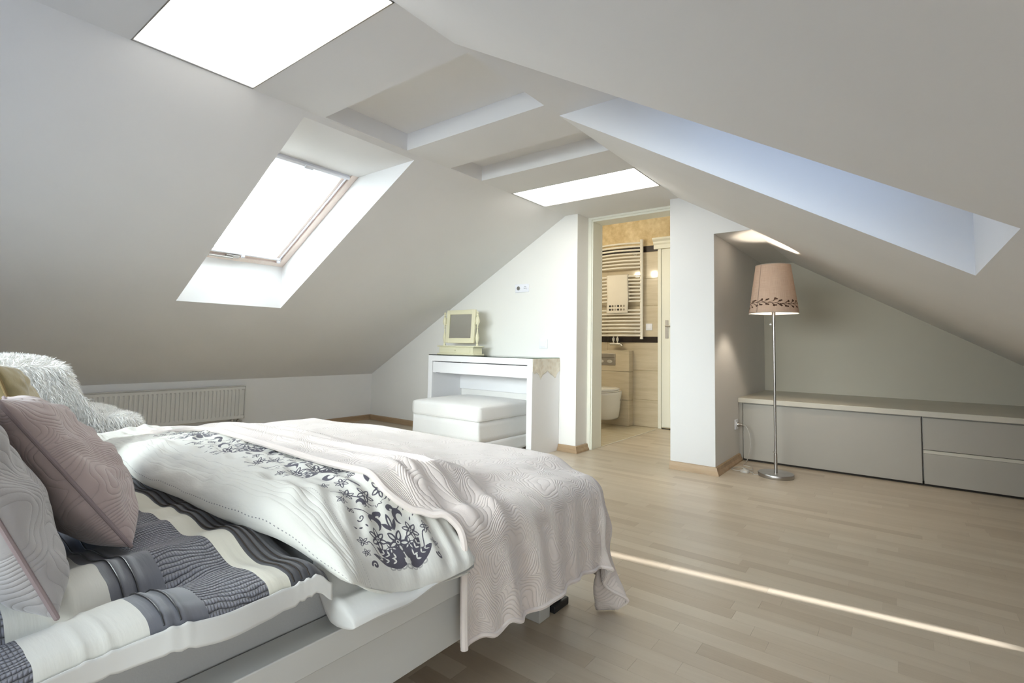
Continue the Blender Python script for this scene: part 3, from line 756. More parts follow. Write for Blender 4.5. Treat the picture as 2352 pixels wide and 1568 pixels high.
# black adjustable support foot seen below the hem
cs = MB(); cs.box((-.99, 1.46, .0), (-.93, 1.55, .025)); cs.box((-.975, 1.48, .025), (-.945, 1.53, .15)); cs.tube([(-.96, 1.505, .15), (-.96, 1.505, .20)], .012)
cs.build('support_foot', black_mat, bed, bevel=.004)
box('foot_label', (-.9445, 1.49, .06), (-.9435, 1.53, .12), plastic, bed)

def rounded_slab(name, lo, hi, r, mat, parent=None, loc=None, n=10, bulge=0, uvm=True, zb=0):
    """box with soft rounded rim (superellipse), used for mattresses and cushions"""
    lo = np.array(lo, float); hi = np.array(hi, float); c = (lo+hi)/2; h = (hi-lo)/2
    bm = bmesh.new(); bmesh.ops.create_cube(bm, size=2)
    bmesh.ops.subdivide_edges(bm, edges=bm.edges, cuts=n, use_grid_fill=True)
    for v in bm.verts:
        p = np.array(v.co)*h
        core = np.clip(p, -(h-r), h-r); d = p-core; L = np.linalg.norm(d)
        if L > 1e-9: p = core+d/L*min(r, L) if (np.count_nonzero(np.abs(d) > 1e-9) > 1) else core+d
        fx, fy = 1-(p[0]/h[0])**2, 1-(p[1]/h[1])**2
        if bulge: p[2] += bulge*max(fx, 0)**.6*max(fy, 0)**.6*(1 if p[2] > 0 else 0)
        if zb: p[0] *= 1+zb*(1-(p[2]/h[2])**2); p[1] *= 1+zb*(1-(p[2]/h[2])**2)
        v.co = Vector(p+c)
    bm.verts.ensure_lookup_table(); V = [tuple(v.co) for v in bm.verts]; F = [tuple(v.index for v in f.verts) for f in bm.faces]; bm.free()
    return mesh(name, V, F, mat, parent, smooth=True, loc=loc)
mat_o = rounded_slab('mattress', (-2.485, BY0+.04, .215), (-.895, 1.525, .452), .035, sheet_mat, loc=(-1.69, .54, .215), n=14)
tag(mat_o, 'thick mattress in a grey fitted sheet lying in the bed frame', 'mattress')

# --- striped duvet, spread flat
def duvet_z(x, y):
    z = .482+.0085*vnoise(x, y, 3, 1.9)+.005*vnoise(x, y, 8, 5)
    z = z-.020*np.exp(-((x+.975+.02*np.sin(y*9))/.022)**2)*sstep(.46, .30, y)*sstep(-.1, .1, y)
    z = z-.010*np.exp(-((x+1.30+.10*(y-.3))/.035)**2)+.008*np.exp(-((x+1.08)/.06)**2)
    return z
NX, NY = 330, 210
xs_edge = -.852
P = np.zeros((NX, NY, 3)); UV = np.zeros((NX, NY, 2))
sv = np.linspace(0, 1.70, NX); yv = np.linspace(-.34, .545, NY)
for i, s_ in enumerate(sv):
    # s_ = distance from the far left side
    x = -2.50+s_; ex = x-xs_edge; yy_ = yv.copy()
    r_ = .035
    xx_ = np.full(NY, min(x, xs_edge)); z = duvet_z(xx_, yy_)
    if ex > 0:
        th = min(ex/r_, PI/2); xx_ = xs_edge+r_*math.sin(th)+0*yy_; z = z-r_*(1-math.cos(th))-max(0, ex-r_*PI/2)
        xx_ = xx_+.006*np.sin(yv*23)*min(1, ex/.04)
    P[i, :, 0] = xx_; P[i, :, 1] = yy_; P[i, :, 2] = z; UV[i, :, 0] = x; UV[i, :, 1] = yv
    P[i, :, 2] -= .02*sstep(.52, .545, yv)*sstep(-1.1, -.86, x)
    # raised tucks
    for v0 in (.293, .313): P[i, :, 2] += .0035*np.clip(1-np.abs((yv-v0)/.008), 0, 1)
    for v0 in (.203, .228): P[i, :, 2] += .0025*np.clip(1-np.abs((yv-v0)/.007), 0, 1)
    for v0 in (.486, .50, .514): P[i, :, 2] += .005*np.clip(1-np.abs((yv-v0)/.007), 0, 1)
    P[i, :, 2] += .003*np.clip(1-np.abs((yv-.452-.004*np.sin(x*14))/.022), 0, 1)
sd = thing('striped_duvet', (-1.6, .25, .455), 'flat duvet cover with cream, charcoal and pleated slate-grey bands under the folded floral duvet', 'duvet')
grid('cover', P, striped_mat, sd, UV, thick=.010)
# white hem flap hanging on the right side
jm = NY; Q = np.zeros((9, NY, 3)); 
for k_ in range(9):
    f_ = k_/8; ex_ = sv[-1]-2.50-xs_edge
    base_z = P[-1, :, 2]
    Q[k_, :, 0] = P[-1, :, 0]+.004+.006*f_+.004*np.sin(yv*19+1)*f_; Q[k_, :, 1] = yv
    Q[k_, :, 2] = base_z+.020-.030*f_+.004*np.sin(yv*12)*f_
grid('white_hem', Q[:, :jm], cotton_white, sd, None, thick=.003)
# a few dark piping cords on the tucks
for v0, mm in ((.288, 'p'), (.308, 'p'), (.481, 'p'), (.495, 'p'), (.509, 'p')):
    jj = int(np.argmin(np.abs(yv-v0))); pts = [(P[i, jj, 0], v0, P[i, jj, 2]+.0022) for i in range(100, NX-2, 3)]
    MB().tube(pts, .0013, 5).build('piping', black_mat if v0 < .4 else dark_gap, sd, smooth=True)

# --- floral duvet folded across the bed
PRO = [(.60, .484), (.53, .486), (.508, .498), (.500, .518), (.506, .540), (.528, .560), (.565, .572), (.62, .577), (.70, .577), (.80, .573), (.90, .565), (.985, .550), (1.01, .525), (.99, .49), (.9, .484), (.75, .484)]
def resample(pr, n, closed=True):
    pr = np.array(pr+([pr[0]] if closed else [])); d = np.r_[0, np.cumsum(np.hypot(*np.diff(pr, axis=0).T))]
    t_ = np.linspace(0, d[-1], n, endpoint=not closed); return np.c_[np.interp(t_, d, pr[:, 0]), np.interp(t_, d, pr[:, 1])], t_
pr, pt = resample(PRO, 260)
for _ in range(6): pr = (np.roll(pr, 1, 0)+2*pr+np.roll(pr, -1, 0))/4
v_off = pt[int(np.argmin((pr[:, 0]-.53)**2+(pr[:, 1]-.486)**2))]
def roll_map(x, y, z):
    """lets the section sink over the right edge of the mattress"""
    d = sstep(-1.00, -.785, x); fy = .30+.70*sstep(.50, .72, y)
    base = .484-.108*d*fy
    k = 1-.45*d
    zz = base+(z-.484)*k
    yy2 = y+.012*np.sin(x*5.2)+.006*np.sin(x*13+1)+.035*d*sstep(.62, .5, y)-.10*d*sstep(.85, 1.0, y)
    bump_ = (z-.484)/.09
    zz = zz-.060*sstep(-1.75, -2.40, x)
    zz = zz+bump_*(.0065*vnoise(x, y, 21, 3.2)+.0040*vnoise(x, y*2.0, 22, 8))
    return yy2, zz
NS = 300; L_ = 1.76
P = np.zeros((NS, 260, 3)); UV = np.zeros((NS, 260, 2))
for i in range(NS):
    s_ = i/(NS-1); x = -2.535+s_*(2.535-.782); e = min(s_, 1-s_)*1.75
    cl = min(1, (e/.030))**.5 if e < .03 else 1
    ym, zm = .75, .50
    ypro = ym+(pr[:, 0]-ym)*(.93+.07*cl); zpro = zm+(pr[:, 1]-zm)*(.12+.88*cl)
    yy2, zz = roll_map(np.full(260, x), ypro, zpro)
    xx2 = x+.010*np.sin(ypro*17)*sstep(-.9, -.78, x)
    P[i, :, 0] = xx2; P[i, :, 1] = yy2; P[i, :, 2] = zz
    slope_len = 0
    UV[i, :, 0] = 0; UV[i, :, 1] = pt-v_off
# arc length U measured on the top line, from the right end
top_j = int(np.argmin((pr[:, 0]-.74)**2+(pr[:, 1]-.576)**2))
dl = np.r_[0, np.cumsum(np.linalg.norm(np.diff(P[::-1, top_j], axis=0), axis=1))][::-1]
UV[:, :, 0] = dl[:, None]
fd = thing('floral_duvet', (-1.65, .75, .484), 'cream duvet folded across the bed with a charcoal floral print, pintucks and running stitches', 'duvet')
fo = grid('cover', P, floral_mat, fd, UV, wrap_v=True)
bm = bmesh.new(); bm.from_mesh(fo.data); bm.verts.ensure_lookup_table()
for row in (0, NS-1): bm.faces.new([bm.verts[row*260+j] for j in range(260)])
bmesh.ops.recalc_face_normals(bm, faces=bm.faces); bm.to_mesh(fo.data); bm.free()
fo.data.polygons.foreach_set('use_smooth', [True]*len(fo.data.polygons))
# the lower white layer peeping out at the right end
pr2, _ = resample([(.56, .385), (.60, .378), (.70, .374), (.82, .372), (.868, .376), (.86, .392), (.82, .402), (.70, .41), (.60, .428), (.56, .43)], 70)
P = np.zeros((60, 70, 3))
for i in range(60):
    s_ = i/59; x = -.90+s_*.128; c_ = min(1, ((1-s_)/.35))**.5
    zc_ = pr2[:, 1].mean(); P[i, :, 0] = x+.006*np.sin(pr2[:, 0]*22); P[i, :, 1] = .715+(pr2[:, 0]-.715)*(.96+.04*c_)
    P[i, :, 2] = zc_-.010+(pr2[:, 1]-zc_)*(c_)+.065*sstep(-.83, -.92, np.full(70, x))+.0025*np.sin(pr2[:, 0]*40+x*30)
grid('under_layer', P, cotton_white, fd, None, wrap_v=True)

# --- quilted bedspread over the foot half, draped to the right and over the foot
def roll_top(x, y):
    z = np.interp(y, [.5, .53, .565, .62, .80, .90, .985, 1.04, 1.12], [.50, .56, .572, .577, .573, .565, .550, .52, .480])
    d = sstep(-1.00, -.785, x); fy = .30+.70*sstep(.50, .72, y)
    base = .484-.108*d*fy; return base+(z-.484)*(1-.45*d)
EX, EY, RX0 = -.865, 1.515, -2.50
def spread_top(x, y):
    a = roll_top(np.minimum(x, -.80), y)+.016
    crown = .497-.022*((x+1.68)/.82)**4-.020*sstep(1.30, 1.52, y)
    k = .02; m = np.maximum(a, crown); z = m+k*.25*np.exp(-np.abs(a-crown)/k)
    z = z+.0035*vnoise(x, y, 31, 2.0)-.055*sstep(-1.75, -2.40, x)*sstep(1.25, .95, y)-.02*sstep(-1.9, -2.5, x)
    for b0, am, wd, ph in ((.80, .012, .014, 0), (.86, .013, .018, 2), (.93, .010, .022, 4), (1.01, .006, .03, 1)):
        z = z+am*np.exp(-((y-b0-.018*np.sin(5*x+ph)-.05*(x+1.2)*(b0-.75))/wd)**2)*sstep(-2.3, -1.7, x)
    z = z+.010*np.exp(-((y-1.06+.30*(x+1.0))/.025)**2)*sstep(-1.25, -1.0, x)
    return z
NA, NBb = 300, 250
DR = .318; r_ = .065
av = np.r_[np.linspace(-2.50-.30, -2.50, 40)[:-1], np.linspace(-2.50, EX, 150)[:-1], np.linspace(EX, EX+DR, 80)]
tb_ = np.linspace(0, 1, 260)
P = np.zeros((len(av), 260, 3)); UV = np.zeros((len(av), 260, 2))
for i, a_ in enumerate(av):
    b0 = .742+.012*math.sin(a_*6)+.118*float(sstep(-.95, -.80, a_)); b1 = EY+DR*1.18
    bv = b0+(b1-b0)*tb_
    ca = min(max(a_, RX0), EX); cb = np.minimum(bv, EY)
    da = a_-ca; db = bv-cb
    d = np.hypot(da, db)+1e-12; nx, ny = da/d, db/d
    th = np.minimum(d/r_, PI/2); out = r_*np.sin(th); dz = r_*(1-np.cos(th))+np.maximum(0, d-r_*PI/2)
    zt = spread_top(np.full(260, ca), cb)
    hang = np.clip((d-.06)/.25, 0, 1.4)
    corner = sstep(.0, .25, np.minimum(abs(da)+0*db, db))
    fl_ = hang*(.010*np.sin(bv*26+2.0*np.sin(bv*7))+.006*np.sin(bv*61+1)) if da > 0 else 0*bv
    fl2 = hang*(.010*np.sin(a_*24+1.5*math.sin(a_*9))) * (db > 0)
    fl3 = corner*(.012+.026*np.sin(np.arctan2(db, abs(da)+1e-9)*10+.6))
    flare = hang*.018
    # the free front edge on the right side swings down in soft diagonal folds
    if da > 0: fl_ = fl_+hang*.018*np.exp(-((bv-.95-.35*d)/.035)**2)+hang*.012*np.exp(-((bv-1.10-.3*d)/.04)**2)
    o_ = out+fl_+fl2+fl3+flare
    x = ca+nx*o_; y = cb+ny*o_; z = zt-dz
    z = z-.04*corner*np.clip((d-.25)/.15, 0, 1)
    z = np.maximum(z, .012+.01*np.abs(np.sin(bv*40)))
    P[i, :, 0] = x; P[i, :, 1] = y; P[i, :, 2] = z; UV[i, :, 0] = a_; UV[i, :, 1] = bv
bs = thing('bedspread', (-1.65, 1.2, .2), 'pale taupe quilted bedspread with swirling stitching draped over the foot of the bed', 'bedspread')
grid('cover', P, spread_mat, bs, UV, thick=.010, offset=-1)
pts = [tuple(P[i, 0]+np.array([0, -.001, -.006])) for i in range(len(av))]
MB().tube(pts, .0085, 8).build('front_hem', spread_mat, bs, smooth=True)
pts = [tuple(P[-1, j]) for j in range(0, 260, 2)]; MB().tube(pts, .006, 6).build('side_hem', spread_mat, bs, smooth=True)

# --- cushions
def cushion(name, corner, ev, eu, w_, h_, T, mat, pmat, label, cat='pillow', sag=0, seed=1, pr_=.0036, Tb=None, waist=.05, wr=.006):
    ev = Vector(ev).normalized(); eu = Vector(eu).normalized(); eu = (eu-ev*eu.dot(ev)).normalized(); en = ev.cross(eu).normalized()
    if en.y < 0: en = -en
    C_ = Vector(corner)+ev*(h_/2)+eu*(w_/2)
    root = thing(name, tuple(C_-ev*(h_/2)), label, cat)
    n = 72; t_ = np.linspace(-1, 1, n); t_ = np.sign(t_)*(1-(1-np.abs(t_))**1.25)
    u, v = np.meshgrid(t_, t_, indexing='ij')
    px = u*w_/2*(1-waist*(1-v*v)); py = v*h_/2*(1-waist*(1-u*u))
    prof = (np.clip(1-u*u, 0, 1)*np.clip(1-v*v, 0, 1))**.42
    lo = 1+.16*(-v)*sag
    wrk = vnoise(u*1.3, v*1.3, seed, .9)*wr+.6*wr*np.abs(vnoise(u, v, seed+4, 2.0))
    rim = np.clip(prof*1.8, 0, 1)
    P = []
    for sgn, TT in ((1, T), (-1, Tb or T)):
        dpt = sgn*(prof*TT*lo+rim*wrk*(1 if sgn > 0 else .7))
        G = np.array(C_)[None, None]+px[..., None]*np.array(eu)+py[..., None]*np.array(ev)+dpt[..., None]*np.array(en); P.append(G)
    UV = np.stack([px, py], -1)
    idx = np.arange(n*n).reshape(n, n); F = []
    for i in range(n-1):
        for j in range(n-1): F.append((idx[i, j], idx[i+1, j], idx[i+1, j+1], idx[i, j+1]))
    F2 = [tuple(q+n*n for q in f[::-1]) for f in F]
    V = np.r_[P[0].reshape(-1, 3), P[1].reshape(-1, 3)]
    o = mesh('cover', V, F+F2, mat, root, uv=np.r_[UV.reshape(-1, 2), UV.reshape(-1, 2)+.37], smooth=True)
    bm = bmesh.new(); bm.from_mesh(o.data); bmesh.ops.remove_doubles(bm, verts=bm.verts, dist=1e-5); bmesh.ops.recalc_face_normals(bm, faces=bm.faces); bm.to_mesh(o.data); bm.free()
    b = [P[0][i, 0] for i in range(n)]+[P[0][-1, j] for j in range(n)]+[P[0][i, -1] for i in range(n-1, -1, -1)]+[P[0][0, j] for j in range(n-1, -1, -1)]
    out = [b[0]]
    for q in b[1:]:
        if np.linalg.norm(q-out[-1]) > .006: out.append(q)
    out.append(out[0]); MB().tube([tuple(q) for q in out], pr_, 8).build('piping', pmat, root, smooth=True)
    return root
cushion('pillow', (-1.165, .345, .490), (-.05, -.190, .285), (-1, .10, 0), .48, .345, .075, mauve_mat, seam_mat, 'dusty mauve quilted pillow with corded seam, behind the silver-grey pillow', sag=1, seed=5)
cushion('pillow', (-.955, .200, .487), (-.02, -.085, .19), (-1, .04, 0), .42, .37, .055, grey_quilt, seam_mat, 'silver-grey quilted pillow with mauve cord, cut by the left photo edge', sag=1, seed=9, Tb=.06)
cushion('pillow', (-1.90, .345, .505), (-.02, -.10, .27), (-1, .10, 0), .34, .32, .06, olive_mat, olive_pipe, 'small olive velvet pillow propped in front of the sheepskin', sag=0, seed=3)

# ------------------------------------------------------------------ chair with sheepskin beyond the bed
ch = thing('chair', (-3.1, .55, 0), 'low slipcovered chair hidden under the white sheepskin beside the radiator', 'chair')
MB().box((-3.36, .20, .30), (-2.84, .98, .415)).build('seat', slip_mat, ch, bevel=.02)
MB().prism([(.20, .40), (.34, .40), (.30, .72), (.18, .72)], -3.34, -2.86, 'x').build('backrest', slip_mat, ch, bevel=.02)
for x__ in (-3.33, -2.90):
    for y__ in (.23, .90): MB().prism([(y__, .31), (y__+.05, .31), (y__+.04, 0), (y__+.01, 0)], x__, x__+.04, 'x').build('leg', brownwood, ch, bevel=.003)
# pelt: soft closed form following back and seat
PELT = [(.14, .44), (.10, .62), (.14, .77), (.30, .790), (.45, .786), (.545, .775), (.565, .72), (.595, .63), (.615, .550), (.66, .532), (.74, .540), (.81, .525), (.850, .500), (.845, .475), (.78, .462), (.62, .455), (.45, .440), (.25, .430)]
pp, _ = resample(PELT, 90)
for _ in range(3): pp = (np.roll(pp, 1, 0)+2*pp+np.roll(pp, -1, 0))/4
NXs = 26; P = np.zeros((NXs, 90, 3)); cy_, cz_ = .42, .52
for i in range(NXs):
    s_ = i/(NXs-1); e = min(s_, 1-s_); cl = min(1, (e/.16)+.0)**.5
    x = -2.80-.62*s_
    P[i, :, 0] = x+.012*np.sin(pp[:, 0]*11+pp[:, 1]*9); P[i, :, 1] = cy_+(pp[:, 0]-cy_)*(.94+.06*cl)+.012*math.sin(x*15); P[i, :, 2] = cz_+(pp[:, 1]-cz_)*(.93+.07*cl)
sk = thing('sheepskin', (-3.1, .5, .43), 'fluffy white long-haired sheepskin draped over the chair beyond the bed', 'sheepskin')
hide = grid('hide', P, hide_mat, sk, wrap_v=True)
bm = bmesh.new(); bm.from_mesh(hide.data); bm.verts.ensure_lookup_table()
for row in (0, NXs-1): bm.faces.new([bm.verts[row*90+j] for j in range(90)])
bmesh.ops.triangulate(bm, faces=bm.faces); bmesh.ops.recalc_face_normals(bm, faces=bm.faces); bm.to_mesh(hide.data); bm.free()
def fur(hide_obj, count, parent):
    me = hide_obj.data; org = np.array(world_origin(hide_obj))
    co = np.empty(len(me.vertices)*3); me.vertices.foreach_get('co', co); co = co.reshape(-1, 3)+org
    tr = np.array([tuple(p.vertices) for p in me.polygons]); A, B, C_ = co[tr[:, 0]], co[tr[:, 1]], co[tr[:, 2]]
    N = np.cross(B-A, C_-A); ar = np.linalg.norm(N, axis=1); N = N/(ar[:, None]+1e-12)
    k = NR.choice(len(tr), count, p=ar/ar.sum()); r1 = np.sqrt(NR.rand(count)); r2 = NR.rand(count)
    p = (1-r1)[:, None]*A[k]+(r1*(1-r2))[:, None]*B[k]+(r1*r2)[:, None]*C_[k]; n_ = N[k]
    # clumped direction field
    cl = np.stack([vnoise(p[:, 0]*3, p[:, 1]*3+p[:, 2]*3, s, 3.0) for s in (41, 42, 43)], 1)*.45
    d = n_*.55+cl*.5+np.array([0, .12, -.30])+NR.randn(count, 3)*.16; d /= np.linalg.norm(d, axis=1)[:, None]
    L = NR.uniform(.018, .040, count)[:, None]
    side = np.cross(d, NR.randn(count, 3)); side /= np.linalg.norm(side, axis=1)[:, None]
    wd = .0011
    mid = p+d*L*.55; tip = mid+(d+np.array([0, 0, -.55]))*L*.5
    V = np.empty((count, 5, 3)); V[:, 0] = p-side*wd; V[:, 1] = p+side*wd; V[:, 2] = mid+side*wd*.8; V[:, 3] = mid-side*wd*.8; V[:, 4] = tip
    me2 = bpy.data.meshes.new('wool'); nv = count*5; me2.vertices.add(nv); me2.vertices.foreach_set('co', (V.reshape(-1, 3)-np.array(world_origin(parent))).ravel())
    b = np.arange(count)[:, None]*5; lo = np.concatenate([b+0, b+1, b+2, b+3, b+3, b+2, b+4], 1).ravel()
    me2.loops.add(len(lo)); me2.loops.foreach_set('vertex_index', lo); me2.polygons.add(count*2)
    st = (np.arange(count)[:, None]*7+np.array([0, 4])).ravel(); me2.polygons.foreach_set('loop_start', st)
    me2.polygons.foreach_set('loop_total', np.tile([4, 3], count)); me2.materials.append(fur_mat); me2.update(calc_edges=True); me2.validate()
    o = bpy.data.objects.new('wool', me2); COL.objects.link(o); o.parent = parent; o['kind'] = 'stuff'; return o
fur(hide, 85000, sk)

# ------------------------------------------------------------------ radiator under the left slope
ra = thing('radiator', (-4.87, 1.5, .163), 'long low white panel radiator on the left knee wall', 'radiator')
RY_0, RY_1, RZ0, RZ1 = .62, 2.245, .165, .460
n = 49; yy_ = []; 
MB().box((-4.900, RY_0, RZ0), (-4.852, RY_1, RZ1)).build('body', radiator_mat, ra, bevel=.003)
V = []; F = []; prof = []
pitch = (RY_1-RY_0-.05)/n
for k_ in range(n):
    y0_ = RY_0+.025+k_*pitch
    for f_, d_ in ((.0, 0), (.14, 0), (.26, .009), (.74, .009), (.86, 0)): prof.append((y0_+f_*pitch, d_))
prof = [(RY_0+.002, 0)]+prof+[(RY_1-.002, 0)]
zs_ = (RZ0+.004, RZ0+.026, RZ0+.036, RZ1-.036, RZ1-.026, RZ1-.004); fz = (0, 0, 1, 1, 0, 0)
for (y__, d_) in prof:
    for z__, f_ in zip(zs_, fz): V.append((-4.842-(.009 if f_ and d_ == 0 else 0) if True else 0, y__, z__))
m6 = 6
for i in range(len(prof)-1):
    for j in range(5): F.append((i*m6+j, (i+1)*m6+j, (i+1)*m6+j+1, i*m6+j+1))
o = mesh('front_panel', V, F, radiator_mat, ra); md = o.modifiers.new('t', 'SOLIDIFY'); md.thickness = .003
MB().box((-4.904, RY_0-.004, RZ1), (-4.838, RY_1+.004, RZ1+.006)).build('top_grille', radiator_mat, ra, bevel=.001)
MB().box((-4.904, RY_1, RZ0), (-4.838, RY_1+.004, RZ1+.004)).build('side_cover', radiator_mat, ra, bevel=.001)
MB().box((-4.904, RY_0-.004, RZ0), (-4.838, RY_0, RZ1+.004)).build('side_cover', radiator_mat, ra, bevel=.001)
mb = MB()
for y__ in (2.155, 2.205): mb.tube([(-4.87, y__, .165), (-4.87, y__, .115), (-4.905, y__, .115)], .009); mb.tube([(-4.87, y__, .15), (-4.87, y__, .125)], .015)
mb.box((-4.885, 2.145, .118), (-4.855, 2.215, .140)); mb.tube([(-4.87, 2.215, .128), (-4.87, 2.24, .128)], .013)
mb.build('valve', steel, ra, smooth=True)

# ------------------------------------------------------------------ dressing table
DX0, DX1, DY0, DY1 = -3.535, -2.340, 3.300, 3.702
dt = thing('dressing_table', ((DX0+DX1)/2, 3.5, 0), 'white lacquered dressing table with one long drawer against the back wall', 'dressing table')
MB().box((DX0, DY0, .724), (DX1, DY1, .776)).build('table_top', white_lacquer, dt, bevel=.0015)
for xa in (DX0, DX1-.052): MB().box((xa, DY0, 0), (xa+.052, DY1, .724)).build('side_panel', white_lacquer, dt, bevel=.0015)
MB().box((DX0+.052, DY1-.02, .45), (DX1-.052, DY1-.004, .724)).build('back_panel', white_lacquer, dt, bevel=.001)
dr = MB().box((DX0+.056, DY0+.006, .618), (DX1-.056, DY0+.024, .716)).build('drawer', white_lacquer, dt, bevel=.0015)
MB().box((DX0+.07, DY0+.024, .63), (DX1-.07, DY1-.03, .70)).build('drawer_box', white_lacquer, dr)
MB().box((DX0+.07, DY0+.03, .612), (DX0+.10, DY0+.06, .618)).build('drawer_runner', black_mat, dt)
gt = MB().box((DX0+.001, DY0+.001, .7775), (DX1-.001, DY1-.001, .7825)).build('glass_top', tglass_mat, dt)
# lace runner lying under the glass and hanging down the right side
t = NT('crochet_lace'); uv, U, V_ = uvsep(t)
vo = t.node('ShaderNodeTexVoronoi'); vo.inputs['Scale'].default_value = 120; t.link(uv, vo.inputs['Vector'])
vo2 = t.node('ShaderNodeTexVoronoi'); vo2.inputs['Scale'].default_value = 22; t.link(uv, vo2.inputs['Vector'])
hole = t.math('MULTIPLY', t.math('LESS_THAN', vo.outputs['Distance'], .28), t.math('GREATER_THAN', vo2.outputs['Distance'], .25))
tpn = t.node('ShaderNodeBsdfTransparent'); mxn = t.node('ShaderNodeMixShader'); t.link(hole, mxn.inputs[0]); t.link(t.b.outputs[0], mxn.inputs[1]); t.link(tpn.outputs[0], mxn.inputs[2]); t.link(mxn.outputs[0], t.out.inputs[0])
t.link(t.ramp(vo2.outputs['Distance'], [(.1, (.70, .63, .51)), (.6, (.86, .81, .70))]), t.b.inputs['Base Color']); t.b.inputs['Roughness'].default_value = .95
t.link(t.bump(vo2.outputs['Distance'], .6, .004), t.b.inputs['Normal']); lace_mat = t.m
nyl, nzl = 90, 34; P = np.zeros((nzl, nyl, 3)); UV = np.zeros((nzl, nyl, 2))
for j in range(nyl):
    y__ = 3.303+.398*j/(nyl-1)
    hb = np.interp(y__, [3.30, 3.33, 3.36, 3.395, 3.42, 3.445, 3.48, 3.515, 3.55, 3.60, 3.640, 3.665, 3.70], [.670, .652, .662, .638, .604, .640, .655, .672, .650, .625, .606, .650, .668])+.006*abs(math.sin(y__*180))
    for i in range(nzl):
        if i < 14:
            xx_ = DX1-.16+.163*i/13; z__ = .7768
            if i == 13: z__ = .776
        else: xx_ = DX1+.003+.002*math.sin(y__*60)*(i-14)/20; z__ = .772-(.772-hb)*(i-14)/(nzl-15)
        P[i, j] = (xx_, y__, z__); UV[i, j] = (y__, i*.0075)
lace = grid('lace_runner', P, lace_mat, None, UV, thick=.0015, loc=(DX1, 3.5, .61)); tag(lace, 'beige crochet lace runner with pointed edge hanging over the dressing table side', 'table runner')

# swing mirror on the dressing table
mr = thing('table_mirror', (-3.30, 3.49, .7828), 'cream painted swing mirror with turned posts and small drawer base', 'mirror')
mx0, mx1, my0, my1 = -3.545, -3.075, 3.415, 3.565
MB().box((mx0, my0, .7828), (mx1, my1, .797)).build('base_plinth', cream_paint, mr, bevel=.004)
MB().box((mx0+.02, my0+.012, .797), (mx1-.02, my1-.01, .855)).build('drawer_case', cream_paint, mr, bevel=.002)
d_ = MB().box((mx0+.05, my0+.007, .803), (mx1-.05, my0+.0115, .849)).build('drawer', cream_paint, mr, bevel=.001)
MB().lathe([(0, -.014), (.006, -.013), (.008, -.008), (.004, -.003), (.004, 0)], ((mx0+mx1)/2, my0+.007, .826), 14, 'y').build('knob', cream_paint, d_, smooth=True)
MB().box((mx0, my0, .855), (mx1, my1, .868)).build('base_top', cream_paint, mr, bevel=.004)
PO = [(.012, 0), (.012, .012), (.007, .022), (.010, .03), (.015, .055), (.018, .075), (.013, .10), (.007, .13), (.006, .165), (.010, .17), (.006, .176), (.008, .19), (.019, .215), (.021, .235), (.014, .265), (.007, .275), (.013, .282), (.007, .289), (.010, .30), (.012, .308), (.006, .318), (0, .322)]
for xq in (mx0+.025, mx1-.025): MB().lathe(PO, (xq, 3.49, .868), 18).build('post', cream_paint, mr, smooth=True)
fx0, fx1, fz0, fz1, tl_ = mx0+.052, mx1-.052, .895, 1.205, -.03
def tilted(lo, hi): # tilt the glass about its pivot height
    mb = MB().box(lo, hi); mb.v = [(x, y+(z-1.05)*.06, z) for x, y, z in mb.v]; return mb
mb = MB(); 
for lo, hi in (((fx0, 3.478, fz0), (fx0+.042, 3.498, fz1)), ((fx1-.042, 3.478, fz0), (fx1, 3.498, fz1)), ((fx0+.042, 3.478, fz0), (fx1-.042, 3.498, fz0+.045)), ((fx0+.042, 3.478, fz1-.042), (fx1-.042, 3.498, fz1))):
    q = tilted(lo, hi); mb.add(q.v, q.f)
fr = mb.build('mirror_frame', cream_paint, mr, bevel=.003)
tilted((fx0+.041, 3.484, fz0+.044), (fx1-.041, 3.486, fz1-.041)).build('mirror_glass', mirror_mat, mr)
tilted((fx0+.03, 3.487, fz0+.03), (fx1-.03, 3.496, fz1-.03)).build('back_board', cream_paint, mr)
for xq, s_ in ((mx0+.025, 1), (mx1-.025, -1)): MB().tube([(xq, 3.49, 1.07), (xq+s_*.03, 3.49, 1.07)], .005).build('pivot', cream_paint, mr, smooth=True)

# upholstered stool half under the table
SX0, SX1, SY0, SY1 = -3.345, -2.600, 2.965, 3.640
st = thing('stool', ((SX0+SX1)/2, (SY0+SY1)/2, 0), 'white cotton covered square stool with box cushion and pleated skirt', 'stool')
rounded_slab('cushion', (SX0-.012, SY0-.012, .278), (SX1+.012, SY1+.012, .404), .028, ottoman_mat, st, n=16, bulge=.012, zb=.008)
for z_, r_in in ((.388, .004), (.292, .004)):
    a, b, c, d = SX0-.012+r_in, SX1+.012-r_in, SY0-.012+r_in, SY1+.012-r_in; rr = .03; pts = []
    for cx_, cy2, a0 in ((b-rr, d-rr, 0), (a+rr, d-rr, 90), (a+rr, c+rr, 180), (b-rr, c+rr, 270)):
        for k_ in range(7): an = math.radians(a0+k_*15); pts.append((cx_+rr*math.cos(an), cy2+rr*math.sin(an), z_))
    pts.append(pts[0]); MB().tube(pts, .0035, 6).build('piping', ottoman_mat, st, smooth=True)
